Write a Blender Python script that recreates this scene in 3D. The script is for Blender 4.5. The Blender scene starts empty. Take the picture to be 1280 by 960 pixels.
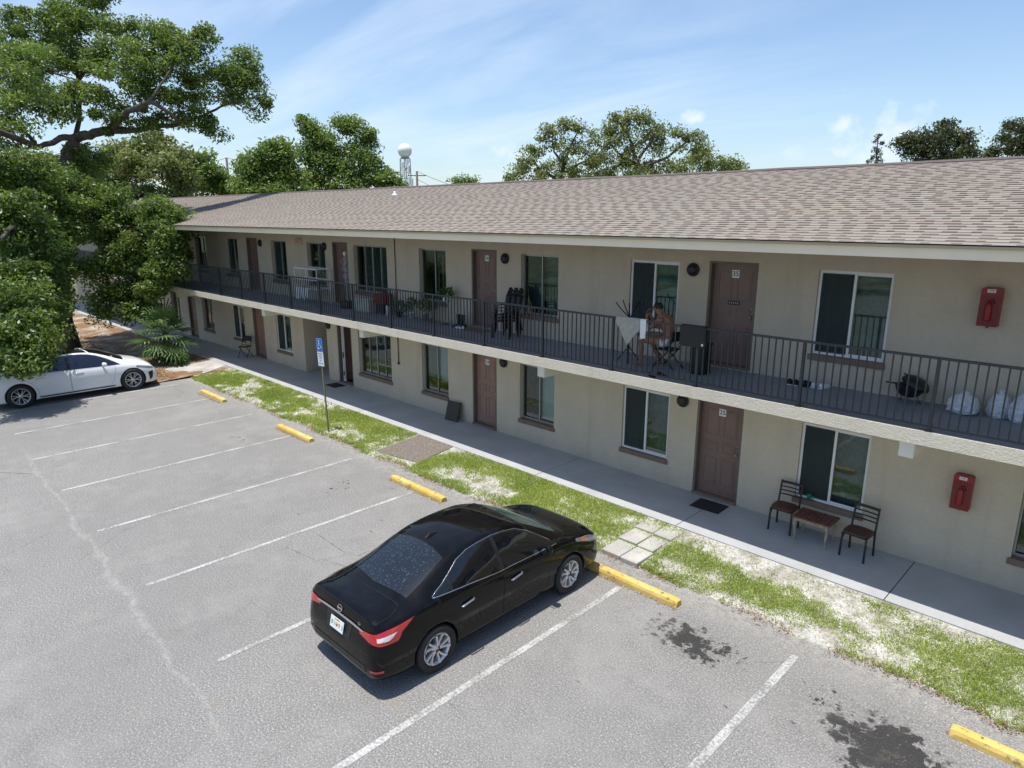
import bpy, bmesh, math, random
import numpy as np
from mathutils import Vector, Matrix, noise, geometry
from mathutils.bvhtree import BVHTree

R = math.radians
PI = math.pi
C = bpy.context
scene = C.scene
col = scene.collection

# ------------------------------------------------------------------ camera
CAM = np.array([0.0, -12.202, 5.832])
FPX = 842.65
_y, _p, _r = R(44.531), R(13.926), R(.105)
FW = np.array([-math.sin(_y)*math.cos(_p), math.cos(_y)*math.cos(_p), -math.sin(_p)])
_rt = np.array([math.cos(_y), math.sin(_y), 0.0])
_up = np.cross(_rt, FW)
RT, UP = _rt*math.cos(_r)+_up*math.sin(_r), _up*math.cos(_r)-_rt*math.sin(_r)
cam = bpy.data.cameras.new('camera')
cam.sensor_width = 36.0
cam.lens = FPX/1280*36
cam.clip_start = .1
cam.clip_end = 3000
camo = bpy.data.objects.new('camera', cam)
M4 = Matrix(((RT[0], UP[0], -FW[0], CAM[0]), (RT[1], UP[1], -FW[1], CAM[1]), (RT[2], UP[2], -FW[2], CAM[2]), (0, 0, 0, 1)))
camo.matrix_world = M4
col.objects.link(camo)
scene.camera = camo

def at(u, v, d):
    """a point of the world seen at photo pixel (u, v), d metres deep"""
    r = FW + RT*(u-640)/FPX + UP*(480-v)/FPX
    return tuple(CAM + r*d)

# ------------------------------------------------------------------ world, sun, exposure
SUN_EL, SUN_DIR = R(81), Vector((0.055, 0.15, -1)).normalized()
world = bpy.data.worlds.new('World')
scene.world = world
world.use_nodes = True
nt = world.node_tree
for n in list(nt.nodes): nt.nodes.remove(n)
def wn(t, **k):
    n = nt.nodes.new(t)
    for a, b in k.items(): setattr(n, a, b)
    return n
out = wn('ShaderNodeOutputWorld'); bg = wn('ShaderNodeBackground')
bg.inputs['Strength'].default_value = .125
sky = wn('ShaderNodeTexSky', sky_type='NISHITA', sun_disc=False)
sky.sun_elevation = math.asin(-SUN_DIR.z)
sky.sun_rotation = math.atan2(-SUN_DIR.x, -SUN_DIR.y)
sky.altitude = 10; sky.air_density = 1.0; sky.dust_density = 1.0; sky.ozone_density = 1.6
tc = wn('ShaderNodeTexCoord')
def lk(a, b): nt.links.new(a, b)
def wmath(op, a, b=None, c=None, clamp=False):
    n = wn('ShaderNodeMath', operation=op, use_clamp=clamp)
    for i, x in enumerate((a, b, c)):
        if x is None: continue
        if hasattr(x, 'links'): lk(x, n.inputs[i])
        else: n.inputs[i].default_value = x
    return n.outputs[0]
sep = wn('ShaderNodeSeparateXYZ'); lk(tc.outputs['Generated'], sep.inputs[0])
dz = wmath('ADD', wmath('MAXIMUM', sep.outputs[2], 0.0), .12)
cx_, cy_ = wmath('DIVIDE', sep.outputs[0], dz), wmath('DIVIDE', sep.outputs[1], dz)
cmb = wn('ShaderNodeCombineXYZ'); lk(cx_, cmb.inputs[0]); lk(cy_, cmb.inputs[1])
mp = wn('ShaderNodeMapping'); mp.inputs['Rotation'].default_value = (0, 0, R(35)); mp.inputs['Scale'].default_value = (.55, 1.6, 1)
lk(cmb.outputs[0], mp.inputs['Vector'])
n1 = wn('ShaderNodeTexNoise'); n1.inputs['Scale'].default_value = 1.1; n1.inputs['Detail'].default_value = 9; n1.inputs['Roughness'].default_value = .58; n1.inputs['Distortion'].default_value = .5
lk(mp.outputs[0], n1.inputs['Vector'])
n2 = wn('ShaderNodeTexNoise'); n2.inputs['Scale'].default_value = .35; n2.inputs['Detail'].default_value = 3
lk(cmb.outputs[0], n2.inputs['Vector'])
cir = wmath('MULTIPLY', wmath('SUBTRACT', n1.outputs[0], .40), 2.6, clamp=True)
# cirrus lies mostly to the left (west) and above
ldir = Vector(FW + RT*(-.28) + UP*.42).normalized()
dt = wn('ShaderNodeVectorMath', operation='DOT_PRODUCT'); lk(tc.outputs['Generated'], dt.inputs[0]); dt.inputs[1].default_value = ldir
side = wmath('MULTIPLY', wmath('SUBTRACT', dt.outputs['Value'], .70), 4.2, clamp=True)
cir = wmath('MULTIPLY', cir, wmath('MULTIPLY', side, wmath('ADD', n2.outputs[0], .15)), clamp=True)
n3 = wn('ShaderNodeTexNoise'); n3.inputs['Scale'].default_value = 34; n3.inputs['Detail'].default_value = 5
lk(tc.outputs['Generated'], n3.inputs['Vector'])
puff = None
for (u, v, rad, st) in [(875, 149, .017, .8), (640, 194, .020, .75), (1053, 155, .018, .75), (1090, 183, .045, .7), (1056, 112, .014, .4), (985, 188, .02, .35), (1145, 135, .014, .35)]:
    d = Vector(FW + RT*(u-640)/FPX + UP*(480-v)/FPX).normalized()
    t = wn('ShaderNodeVectorMath', operation='SUBTRACT'); lk(tc.outputs['Generated'], t.inputs[0]); t.inputs[1].default_value = d
    s = wn('ShaderNodeVectorMath', operation='MULTIPLY'); lk(t.outputs[0], s.inputs[0]); s.inputs[1].default_value = (1, 1, 1.6)
    ln = wn('ShaderNodeVectorMath', operation='LENGTH'); lk(s.outputs[0], ln.inputs[0])
    q = wmath('SUBTRACT', 1.25, wmath('DIVIDE', ln.outputs['Value'], rad))
    q = wmath('ADD', q, wmath('MULTIPLY', wmath('SUBTRACT', n3.outputs[0], .5), 5.0))
    q = wmath('MULTIPLY', wmath('MULTIPLY', q, .75, clamp=True), st)
    puff = q if puff is None else wmath('MAXIMUM', puff, q)
haze = wmath('MULTIPLY', wmath('SUBTRACT', 1.0, wmath('MULTIPLY', sep.outputs[2], 3.4), clamp=True), .10)
m0 = wmath('ADD', wmath('MULTIPLY', cir, .74), haze, clamp=True)
mask = wmath('MAXIMUM', m0, puff)
mix = wn('ShaderNodeMix', data_type='RGBA'); lk(mask, mix.inputs[0])
tint = wn('ShaderNodeMix', data_type='RGBA', blend_type='MULTIPLY'); tint.inputs[0].default_value = 1
lk(sky.outputs[0], tint.inputs[6]); tint.inputs[7].default_value = (.93, .985, 1.03, 1)
lk(tint.outputs[2], mix.inputs[6]); mix.inputs[7].default_value = (5.3, 5.9, 6.9, 1)
lk(mix.outputs[2], bg.inputs['Color']); lk(bg.outputs[0], out.inputs['Surface'])

sl = bpy.data.lights.new('sun', 'SUN'); sl.energy = 4.0; sl.angle = R(.5); sl.color = (1, .96, .9)
so = bpy.data.objects.new('sun', sl); so.location = (0, 0, 40)
so.rotation_euler = SUN_DIR.to_track_quat('-Z', 'Y').to_euler(); col.objects.link(so)
vs = scene.view_settings
vs.view_transform = 'Standard'; vs.look = 'None'; vs.gamma = 1; vs.exposure = 0.48; vs.use_curve_mapping = False

# ------------------------------------------------------------------ materials
class NM:
    def __init__(s, name):
        s.m = bpy.data.materials.new(name); s.m.use_nodes = True
        s.t = s.m.node_tree
        for n in list(s.t.nodes): s.t.nodes.remove(n)
        s.out = s.n('ShaderNodeOutputMaterial')
        s.b = s.n('ShaderNodeBsdfPrincipled'); s.l(s.b.outputs[0], s.out.inputs[0])
    def n(s, t, **k):
        n = s.t.nodes.new(t)
        for a, b in k.items(): setattr(n, a, b)
        return n
    def l(s, a, b): s.t.links.new(a, b)
    def inp(s, sock, x):
        if hasattr(x, 'links'): s.l(x, sock)
        else: sock.default_value = x
    def math(s, op, a, b=None, c=None, clamp=False):
        n = s.n('ShaderNodeMath', operation=op, use_clamp=clamp)
        for i, x in enumerate((a, b, c)):
            if x is not None: s.inp(n.inputs[i], x)
        return n.outputs[0]
    def pos(s): return s.n('ShaderNodeNewGeometry').outputs['Position']
    def obj(s): return s.n('ShaderNodeTexCoord').outputs['Object']
    def island(s): return s.n('ShaderNodeNewGeometry').outputs['Random Per Island']
    def xyz(s, v):
        n = s.n('ShaderNodeSeparateXYZ'); s.l(v, n.inputs[0]); return n.outputs
    def noise(s, v, scale, detail=3, rough=.5, stretch=None, dist=0):
        if stretch:
            m = s.n('ShaderNodeMapping'); m.inputs['Scale'].default_value = stretch; s.l(v, m.inputs[0]); v = m.outputs[0]
        n = s.n('ShaderNodeTexNoise'); s.l(v, n.inputs['Vector'])
        n.inputs['Scale'].default_value = scale; n.inputs['Detail'].default_value = detail; n.inputs['Roughness'].default_value = rough; n.inputs['Distortion'].default_value = dist
        return n.outputs[0]
    def ramp(s, f, stops):
        n = s.n('ShaderNodeValToRGB'); e = n.color_ramp.elements
        e[0].position, e[1].position = stops[0][0], stops[-1][0]
        e[0].color, e[1].color = (*stops[0][1], 1), (*stops[-1][1], 1)
        for p, c in stops[1:-1]:
            k = e.new(p); k.color = (*c, 1)
        s.l(f, n.inputs[0]); return n.outputs[0]
    def mix(s, f, a, b, mode='MIX'):
        n = s.n('ShaderNodeMix', data_type='RGBA', blend_type=mode)
        s.inp(n.inputs[0], f)
        for i, x in ((6, a), (7, b)):
            s.inp(n.inputs[i], x if hasattr(x, 'links') else (*x, 1))
        return n.outputs[2]
    def maprange(s, f, a, b, c=0, d=1):
        n = s.n('ShaderNodeMapRange'); s.l(f, n.inputs[0])
        for i, x in enumerate((a, b, c, d)): n.inputs[1+i].default_value = x
        return n.outputs[0]
    def bump(s, h, strength=.3, dist=.01):
        n = s.n('ShaderNodeBump'); s.l(h, n.inputs['Height']); n.inputs['Strength'].default_value = strength; n.inputs['Distance'].default_value = dist
        s.l(n.outputs[0], s.b.inputs['Normal'])
    def fin(s, color=None, rough=.7, metal=0, spec=.5, coat=0, crough=.03, trans=0):
        b = s.b.inputs
        if color is not None: s.inp(b['Base Color'], color if hasattr(color, 'links') else (*color, 1))
        s.inp(b['Roughness'], rough); b['Metallic'].default_value = metal
        b['Specular IOR Level'].default_value = spec; b['Coat Weight'].default_value = coat; b['Coat Roughness'].default_value = crough
        b['Transmission Weight'].default_value = trans
        return s.m

def plain(name, c, rough=.6, metal=0, spec=.5, coat=0, var=.12, scale=9, bump=0, crough=.03):
    m = NM(name); o = m.obj()
    f = m.noise(o, scale, 5, .6)
    cc = m.mix(m.maprange(f, .3, .7), [x*(1-var) for x in c], [min(1, x*(1+var)) for x in c])
    if bump: m.bump(m.noise(o, scale*14, 2), bump, .004)
    return m.fin(cc, rough, metal, spec, coat, crough)

MAT = {}
# asphalt ------------------------------------------------------------------
m = NM('asphalt'); P = m.pos(); X = m.xyz(P)
agg = m.noise(P, 40, 3, .9)
agg2 = m.noise(P, 140, 1, .5)
mid = m.noise(P, 2.2, 6, .6); big = m.noise(P, .28, 4, .55)
c = m.ramp(agg, [(.34, (.050, .049, .046)), (.44, (.178, .173, .163)), (.55, (.252, .245, .231)), (.64, (.58, .565, .54))])
c = m.mix(m.maprange(agg2, .35, .7, 0, .45), c, (.15, .145, .14))
c = m.mix(m.maprange(mid, .3, .75, 0, .30), c, (.28, .27, .255))
c = m.mix(m.maprange(big, .35, .7, 0, .45), c, (.175, .171, .162))
# pale worn line across the back of the bays
wob = m.math('MULTIPLY', m.math('SUBTRACT', m.noise(P, .7, 4, .6), .5), .55)
yl = m.math('ADD', m.math('ADD', X[1], 10.09), m.math('MULTIPLY', X[0], .0385))
dl = m.math('ABSOLUTE', m.math('ADD', yl, wob))
wid = m.math('ADD', .06, m.math('MULTIPLY', m.maprange(m.noise(P, .8, 3, .6), .50, .68), .16))
strk = m.math('MULTIPLY', m.math('SUBTRACT', 1.0, m.math('DIVIDE', dl, wid), clamp=True), m.maprange(m.noise(P, 7, 5, .8), .40, .62, .05, 1))
strk = m.math('MULTIPLY', strk, m.math('MULTIPLY', m.maprange(X[0], -21.5, -19, 0, 1), m.maprange(X[0], -8.6, -5.4, 1, 0)))
c = m.mix(m.math('MULTIPLY', strk, .42), c, (.44, .425, .40))
def blob(cx, cy, rx, ry, soft, amp, nscale=5, thr=1.0):
    dx = m.math('DIVIDE', m.math('SUBTRACT', X[0], cx), rx); dy = m.math('DIVIDE', m.math('SUBTRACT', X[1], cy), ry)
    d = m.math('SQRT', m.math('ADD', m.math('MULTIPLY', dx, dx), m.math('MULTIPLY', dy, dy)))
    d = m.math('ADD', d, m.math('MULTIPLY', m.math('SUBTRACT', m.noise(P, 2.5, 4, .6), .5), .9))
    vo = m.n('ShaderNodeTexVoronoi'); wv = m.n('ShaderNodeVectorMath', operation='ADD'); m.l(P, wv.inputs[0])
    nn = m.n('ShaderNodeTexNoise'); m.l(P, nn.inputs['Vector']); nn.inputs['Scale'].default_value = 14; nn.inputs['Detail'].default_value = 4
    sc = m.n('ShaderNodeVectorMath', operation='SCALE'); m.l(nn.outputs['Color'], sc.inputs[0]); sc.inputs['Scale'].default_value = .16; m.l(sc.outputs[0], wv.inputs[1])
    m.l(wv.outputs[0], vo.inputs['Vector']); vo.inputs['Scale'].default_value = nscale
    cr2 = m.xyz(vo.outputs['Color'])
    lim = m.math('MULTIPLY', m.math('SUBTRACT', thr, d), amp)
    lim = m.math('MULTIPLY', lim, m.math('ADD', .35, cr2[0]))
    return m.maprange(m.math('SUBTRACT', vo.outputs['Distance'], lim), -soft, soft, 1, 0)
oil1 = blob(-4.10, -4.42, .92, .52, .12, 1.20, 9)
oil2 = blob(-1.48, -4.70, .78, .66, .16, 2.3, 7)
oil3 = blob(-2.2, -4.3, .70, .45, .06, .42, 12)
oil4 = blob(-12.6, -4.9, .9, .5, .05, .36, 8)
oil5 = blob(-17.6, -5.0, 1.2, .5, .05, .33, 7)
oils = m.math('MAXIMUM', m.math('MAXIMUM', oil1, oil2), m.math('MAXIMUM', oil3, m.math('MAXIMUM', oil4, oil5)))
halo = m.math('MAXIMUM', m.maprange(m.math('SQRT', m.math('ADD', m.math('POWER', m.math('MULTIPLY', m.math('ADD', X[0], 4.12), 1.1), 2.0), m.math('POWER', m.math('MULTIPLY', m.math('ADD', X[1], 4.42), 1.7), 2.0))), .3, 1.1, 1, 0), m.maprange(m.math('SQRT', m.math('ADD', m.math('POWER', m.math('ADD', X[0], 1.6), 2.0), m.math('POWER', m.math('MULTIPLY', m.math('ADD', X[1], 4.6), 1.3), 2.0))), .4, 1.4, 1, 0))
c = m.mix(m.math('MULTIPLY', halo, m.maprange(m.noise(P, 9, 6, .75), .42, .62, 0, .55)), c, (.10, .088, .078))
speck = m.maprange(m.noise(P, 30, 2, .7), .64, .70, 1, .15)
c = m.mix(m.math('MULTIPLY', oils, m.math('MULTIPLY', speck, .9)), c, (.022, .021, .022))
# small drips and spots
v = m.n('ShaderNodeTexVoronoi'); mpn = m.n('ShaderNodeMapping'); mpn.inputs['Scale'].default_value = (1.0, 1.6, 1); m.l(P, mpn.inputs[0]); m.l(mpn.outputs[0], v.inputs['Vector']); v.inputs['Scale'].default_value = 1.3
vr = m.xyz(v.outputs['Color'])
vd = m.math('ADD', v.outputs['Distance'], m.math('MULTIPLY', m.math('SUBTRACT', m.noise(P, 16, 3), .5), .10))
sp = m.math('MULTIPLY', m.maprange(vd, .03, .065, 1, 0), m.math('GREATER_THAN', vr[0], m.maprange(X[1], -8.0, -4.6, .72, .25)))
c = m.mix(m.math('MULTIPLY', sp, .7), c, (.05, .045, .042))
c = m.mix(m.math('MULTIPLY', m.maprange(m.noise(P, .55, 7, .7), .50, .70), .35), c, (.34, .33, .31))
c = m.mix(m.math('MULTIPLY', m.maprange(m.noise(P, .8, 6, .7, (1, .5, 1)), .55, .75), .35), c, (.12, .117, .112))
# tan dirt and rust tints
c = m.mix(m.maprange(m.noise(P, .9, 5, .65, (1, 2, 1)), .62, .80, 0, .45), c, (.26, .215, .15))
# sand washed on to the lot beside the verge
c = m.mix(m.math('MULTIPLY', m.maprange(X[1], -3.9, -3.15, 0, .55), m.maprange(m.noise(P, 9, 5, .7), .42, .6)), c, (.42, .39, .34))
# fine cracks
vc = m.n('ShaderNodeTexVoronoi', feature='DISTANCE_TO_EDGE'); m.l(P, vc.inputs['Vector']); vc.inputs['Scale'].default_value = .42
crk = m.maprange(m.math('ADD', vc.outputs[0], m.math('MULTIPLY', m.noise(P, 5, 4), .012)), .006, .010, .5, 0)
c = m.mix(m.math('MULTIPLY', crk, m.maprange(m.noise(P, .4, 2), .52, .6)), c, (.06, .058, .055))
m.bump(agg, .35, .005)
MAT['asphalt'] = m.fin(c, m.maprange(oils, 0, 1, .92, .55), spec=.3)

m = NM('asphalt_patch'); P = m.pos(); a_ = m.noise(P, 60, 2, .8)
c = m.ramp(a_, [(.3, (.07, .06, .055)), (.5, (.16, .135, .12)), (.7, (.34, .30, .27))])
m.bump(a_, .6, .006); MAT['old_asphalt'] = m.fin(c, .95, spec=.2)

m = NM('line_paint'); P = m.pos()
w = m.noise(P, 26, 5, .75); w2 = m.noise(P, 2.0, 4)
f = m.math('ADD', w, m.math('MULTIPLY', m.math('SUBTRACT', w2, .5), .5))
c = m.mix(m.maprange(f, .38, .62, .0, .95), (.20, .195, .185), (.50, .50, .48))
MAT['line'] = m.fin(c, .8, spec=.3)

m = NM('sand'); P = m.pos()
a_ = m.noise(P, 34, 5, .85); b_ = m.noise(P, 3.6, 8, .75)
c = m.ramp(a_, [(.3, (.24, .22, .19)), (.5, (.48, .465, .43)), (.68, (.76, .75, .73))])
c = m.mix(m.maprange(b_, .40, .60, 0, .75), c, (.20, .18, .135))
m.bump(a_, .6, .012); MAT['sand'] = m.fin(c, .95, spec=.2)

m = NM('ground'); P = m.pos()
c = m.mix(m.maprange(m.noise(P, .25, 6, .6), .4, .6), (.055, .085, .03), (.20, .18, .12))
MAT['ground'] = m.fin(c, .95, spec=.2)

m = NM('mulch'); P = m.pos(); a_ = m.noise(P, 38, 3, .75)
c = m.ramp(a_, [(.3, (.07, .035, .02)), (.5, (.21, .125, .07)), (.7, (.40, .27, .16))])
c = m.mix(m.maprange(m.noise(P, .9, 5, .6), .46, .66), c, (.42, .38, .32))
m.bump(a_, .7, .02); MAT['mulch'] = m.fin(c, .95, spec=.2)

def concrete(name, c0, amt=.14, rough=.8):
    m = NM(name); P = m.pos()
    f = m.noise(P, 1.3, 7, .65); g = m.noise(P, 30, 3, .6); h = m.noise(P, .35, 3, .5, (1, 3, 1))
    c = m.mix(m.maprange(f, .3, .7), [x*(1-amt) for x in c0], [x*(1+amt) for x in c0])
    c = m.mix(m.maprange(g, .3, .7, 0, .2), c, [x*.7 for x in c0])
    c = m.mix(m.maprange(h, .55, .75, 0, .35), c, [x*.62 for x in c0])
    m.bump(g, .25, .004)
    return m.fin(c, rough, spec=.35)
MAT['walk'] = concrete('painted_concrete', (.40, .405, .41), .12, .7)
MAT['walk_edge'] = concrete('bare_concrete_edge', (.40, .385, .35), .18)
MAT['deck'] = concrete('balcony_deck_paint', (.255, .28, .31), .12, .6)
MAT['old_conc'] = concrete('weathered_concrete', (.42, .405, .375), .3)
MAT['joint'] = plain('joint_dirt', (.05, .045, .038), .9)

def stucco(name, c0, strength=.7, sc=16, amt=.07):
    m = NM(name); P = m.pos()
    f = m.noise(P, 1.1, 6, .6); g = m.noise(P, sc, 5, .62, dist=1.2)
    c = m.mix(m.maprange(f, .3, .7), [x*(1-amt) for x in c0], [x*(1+amt) for x in c0])
    c = m.mix(m.maprange(g, .42, .62, 0, .22), c, [x*.72 for x in c0])
    st = m.noise(P, 1.6, 5, .6, (1.5, 1.5, .12))
    c = m.mix(m.maprange(st, .53, .72, 0, .32), c, [c0[0]*.66, c0[1]*.63, c0[2]*.58])
    pz = m.math('ADD', m.xyz(P)[2], m.math('MULTIPLY', m.math('SUBTRACT', m.noise(P, 2.6, 5, .7), .5), 1.1))
    c = m.mix(m.maprange(pz, .05, .55, .30, 0), c, [c0[0]*.58, c0[1]*.55, c0[2]*.50])
    c = m.mix(m.maprange(m.noise(P, .8, 6, .7), .58, .70, 0, .16), c, [c0[0]*1.15, c0[1]*1.13, c0[2]*1.12])
    m.bump(g, strength, .012)
    return m.fin(c, .9, spec=.25)
MAT['wall'] = stucco('stucco_wall', (.565, .490, .385), .45)
MAT['slab_edge'] = stucco('rough_cream_stucco', (.74, .67, .53), 1.0, 22, .06)
MAT['fascia'] = plain('fascia_paint', (.86, .74, .54), .55, var=.05, scale=1.5)
MAT['drip'] = plain('drip_edge_paint', (.40, .34, .23), .5, var=.08, scale=1.2)
MAT['soffit'] = plain('soffit_paint', (.56, .48, .36), .8, var=.05, scale=1.0)
MAT['beam'] = plain('beam_paint', (.72, .68, .57), .7, var=.06, scale=3)

# shingles: real steps carry the rows, this colours the tabs
m = NM('roof_shingles'); P = m.pos(); X = m.xyz(P)
ROW = .139
row = m.math('FLOOR', m.math('DIVIDE', m.math('ADD', X[1], 2.13), ROW))
fr = m.math('FRACT', m.math('DIVIDE', m.math('ADD', X[1], 2.13), ROW))
wn1 = m.n('ShaderNodeTexWhiteNoise', noise_dimensions='1D'); m.l(row, wn1.inputs['W'])
xs_ = m.math('DIVIDE', m.math('ADD', X[0], m.math('MULTIPLY', wn1.outputs['Value'], 3.7)), .34)
wig = m.math('FLOOR', xs_)
cmbn = m.n('ShaderNodeCombineXYZ'); m.l(wig, cmbn.inputs[0]); m.l(row, cmbn.inputs[1])
w3 = m.n('ShaderNodeTexWhiteNoise', noise_dimensions='2D'); m.l(cmbn.outputs[0], w3.inputs['Vector'])
w4 = m.n('ShaderNodeTexWhiteNoise', noise_dimensions='3D'); cm2 = m.n('ShaderNodeCombineXYZ'); m.l(wig, cm2.inputs[0]); m.l(row, cm2.inputs[1]); cm2.inputs[2].default_value = 3.3; m.l(cm2.outputs[0], w4.inputs['Vector'])
c = m.ramp(w3.outputs['Value'], [(0, (.262, .230, .194)), (.3, (.275, .240, .202)), (.5, (.288, .262, .222)), (.68, (.300, .262, .212)), (.84, (.285, .232, .198)), (1, (.268, .252, .220))])
gr = m.noise(P, 70, 2, .7)
c = m.mix(m.maprange(gr, .3, .7, 0, .35), c, (.22, .19, .165))
darkrow = m.math('MULTIPLY', m.math('LESS_THAN', fr, .44), m.math('LESS_THAN', m.math('FRACT', xs_), m.math('ADD', .28, m.math('MULTIPLY', w4.outputs['Value'], .42))))
c = m.mix(m.math('MULTIPLY', darkrow, .82), c, (.085, .064, .054))
c = m.mix(m.maprange(m.noise(P, .5, 4), .4, .7, 0, .2), c, (.22, .19, .165))
m.bump(gr, .4, .004)
MAT['shingle'] = m.fin(c, .93, spec=.2)
MAT['ridge'] = plain('ridge_shingle', (.10, .08, .07), .9)

MAT['rail'] = plain('railing_paint', (.030, .036, .043), .42, var=.2, scale=3)
MAT['rail_top'] = plain('top_rail_paint', (.028, .033, .042), .4, var=.2, scale=3)
MAT['door_brown'] = plain('brown_door_paint', (.205, .128, .105), .45, var=.1, scale=2)
MAT['door_red'] = plain('reddish_door_paint', (.285, .165, .13), .45, var=.1, scale=2)
MAT['door_frame'] = plain('door_frame_paint', (.16, .125, .10), .5)
MAT['sill'] = plain('brown_sill', (.20, .135, .10), .75, var=.15, scale=12)
MAT['white_frame'] = plain('white_frame', (.74, .75, .75), .4, var=.03)
MAT['alu_frame'] = plain('aluminium_frame', (.38, .385, .375), .4, metal=.5, var=.1)
MAT['dark'] = plain('dark_interior', (.05, .047, .042), .9)
MAT['room'] = plain('room_wall', (.22, .21, .19), .9)
MAT['screen'] = plain('insect_screen', (.006, .007, .008), .4, spec=.12)
MAT['dim_teal'] = plain('teal_reflection_curtain', (.13, .20, .19), .8, var=.35, scale=4)  # the panes' teal reflection is put into this sheet's colour
m = NM('fly_screen'); m.fin((.060, .076, .078), .5, spec=.15)
ts = m.n('ShaderNodeBsdfTransparent'); ts.inputs['Color'].default_value = (.8, .85, .85, 1)
ms = m.n('ShaderNodeMixShader'); ms.inputs[0].default_value = .55; m.l(m.b.outputs[0], ms.inputs[1]); m.l(ts.outputs[0], ms.inputs[2]); m.l(ms.outputs[0], m.out.inputs[0]); MAT['screen'] = m.m
MAT['blind_white'] = plain('white_blind', (.62, .64, .66), .6, var=.06, scale=4)
MAT['alloy_dark'] = plain('dark_rim', (.03, .03, .033), .4, metal=.4)
MAT['curtain_green'] = plain('green_curtain', (.05, .19, .17), .8, var=.25, scale=5)
MAT['curtain_dark'] = plain('dark_curtain', (.085, .095, .10), .8, var=.3, scale=5)
m = NM('window_glass')
g1 = m.n('ShaderNodeBsdfGlossy'); g1.inputs['Roughness'].default_value = .015; g1.inputs['Color'].default_value = (.85, .95, .93, 1)
g2 = m.n('ShaderNodeBsdfTransparent'); g2.inputs['Color'].default_value = (.72, .84, .81, 1)
fz = m.n('ShaderNodeFresnel'); fz.inputs['IOR'].default_value = 1.75
nb = m.n('ShaderNodeBump'); nb.inputs['Strength'].default_value = .08; nb.inputs['Distance'].default_value = .02; m.l(m.noise(m.pos(), 1.3, 1), nb.inputs['Height']); m.l(nb.outputs[0], g1.inputs['Normal'])
ms = m.n('ShaderNodeMixShader'); m.l(fz.outputs[0], ms.inputs[0]); m.l(g2.outputs[0], ms.inputs[1]); m.l(g1.outputs[0], ms.inputs[2])
m.l(ms.outputs[0], m.out.inputs[0]); m.t.nodes.remove(m.b); MAT['glass'] = m.m

MAT['black_metal'] = plain('black_metal', (.014, .014, .016), .4)
MAT['black_plastic'] = plain('black_plastic', (.008, .008, .009), .5)
MAT['white_plastic'] = plain('white_plastic', (.70, .71, .72), .45, var=.06)
MAT['grey_metal'] = plain('grey_metal', (.32, .32, .33), .35, metal=.8)
MAT['red_paint'] = plain('red_cabinet_paint', (.27, .010, .018), .35, var=.12, scale=6)
MAT['dark_red'] = plain('dark_red_plastic', (.16, .008, .012), .3)
MAT['cafe_seat'] = plain('brown_vinyl_seat', (.075, .03, .022), .5, var=.15)
MAT['table_wood'] = plain('worn_red_wood', (.15, .06, .045), .55, var=.45, scale=16)
MAT['table_leg'] = plain('weathered_tan_leg', (.36, .29, .20), .6, var=.25, scale=12)
MAT['teal'] = plain('teal_plastic', (.02, .22, .18), .3)
MAT['rubber'] = plain('black_rubber_mat', (.02, .021, .024), .85, bump=.5)
MAT['coir'] = plain('brown_mat', (.20, .13, .07), .95, var=.4, scale=18, bump=.6)
m = NM('yellow_stop_paint'); P = m.pos(); ch = m.noise(P, 11, 6, .72); ob = m.math('ADD', ch, m.math('MULTIPLY', m.math('SUBTRACT', m.noise(P, 1.7, 2), .5), .4))
c = m.mix(m.maprange(m.noise(P, 2.5, 4), .3, .7), (.60, .39, .07), (.70, .52, .19))
c = m.mix(m.maprange(m.noise(P, 60, 2, .7), .4, .7, 0, .35), c, (.50, .35, .10))
c = m.mix(m.maprange(ob, .575, .62, 0, .85), c, (.22, .19, .13)); m.bump(ch, .35, .01)
MAT['yellow'] = m.fin(c, .75, spec=.3)
MAT['sign_blue'] = plain('sign_blue', (.008, .13, .52), .4, var=.03)
MAT['sign_white'] = plain('sign_white', (.74, .75, .74), .4, var=.03)
MAT['galv'] = plain('weathered_green_post', (.16, .165, .09), .6, var=.25, scale=6)
MAT['ink'] = plain('black_ink', (.012, .012, .012), .6)
MAT['red_ink'] = plain('red_ink', (.62, .05, .02), .6)
MAT['towel'] = plain('grey_terry_towel', (.36, .345, .29), .95, var=.15, scale=14, bump=.8)
MAT['white_cloth'] = plain('white_cloth', (.72, .72, .68), .9, var=.06, bump=.3)
m = NM('plastic_bag'); o = m.obj(); cr_ = m.noise(o, 9, 4, .6, dist=1.5); m.bump(cr_, 1.0, .05)
MAT['bag'] = m.fin(m.mix(m.maprange(m.noise(o, 6, 3), .4, .7), (.78, .80, .84), (.62, .65, .70)), .38)
MAT['skin'] = plain('tanned_skin', (.30, .135, .075), .5, var=.1, scale=12)
MAT['hair'] = plain('black_hair', (.01, .008, .007), .6)
MAT['terracotta'] = plain('terracotta', (.30, .10, .05), .7)
MAT['pot_grey'] = plain('grey_pot', (.25, .25, .25), .6)
MAT['beige_plastic'] = plain('beige_plastic', (.50, .48, .41), .5)
MAT['wicker'] = plain('wicker', (.32, .19, .09), .8, var=.4, scale=25)
MAT['tinsel'] = plain('white_tinsel', (.75, .77, .82), .4, var=.2, scale=20)
MAT['panel_brown'] = plain('dark_brown_panel', (.035, .022, .017), .5)
MAT['radome'] = plain('radome_white', (.80, .80, .78), .5, var=.02)
MAT['pole_wood'] = plain('utility_pole_wood', (.13, .11, .09), .9)

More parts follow.
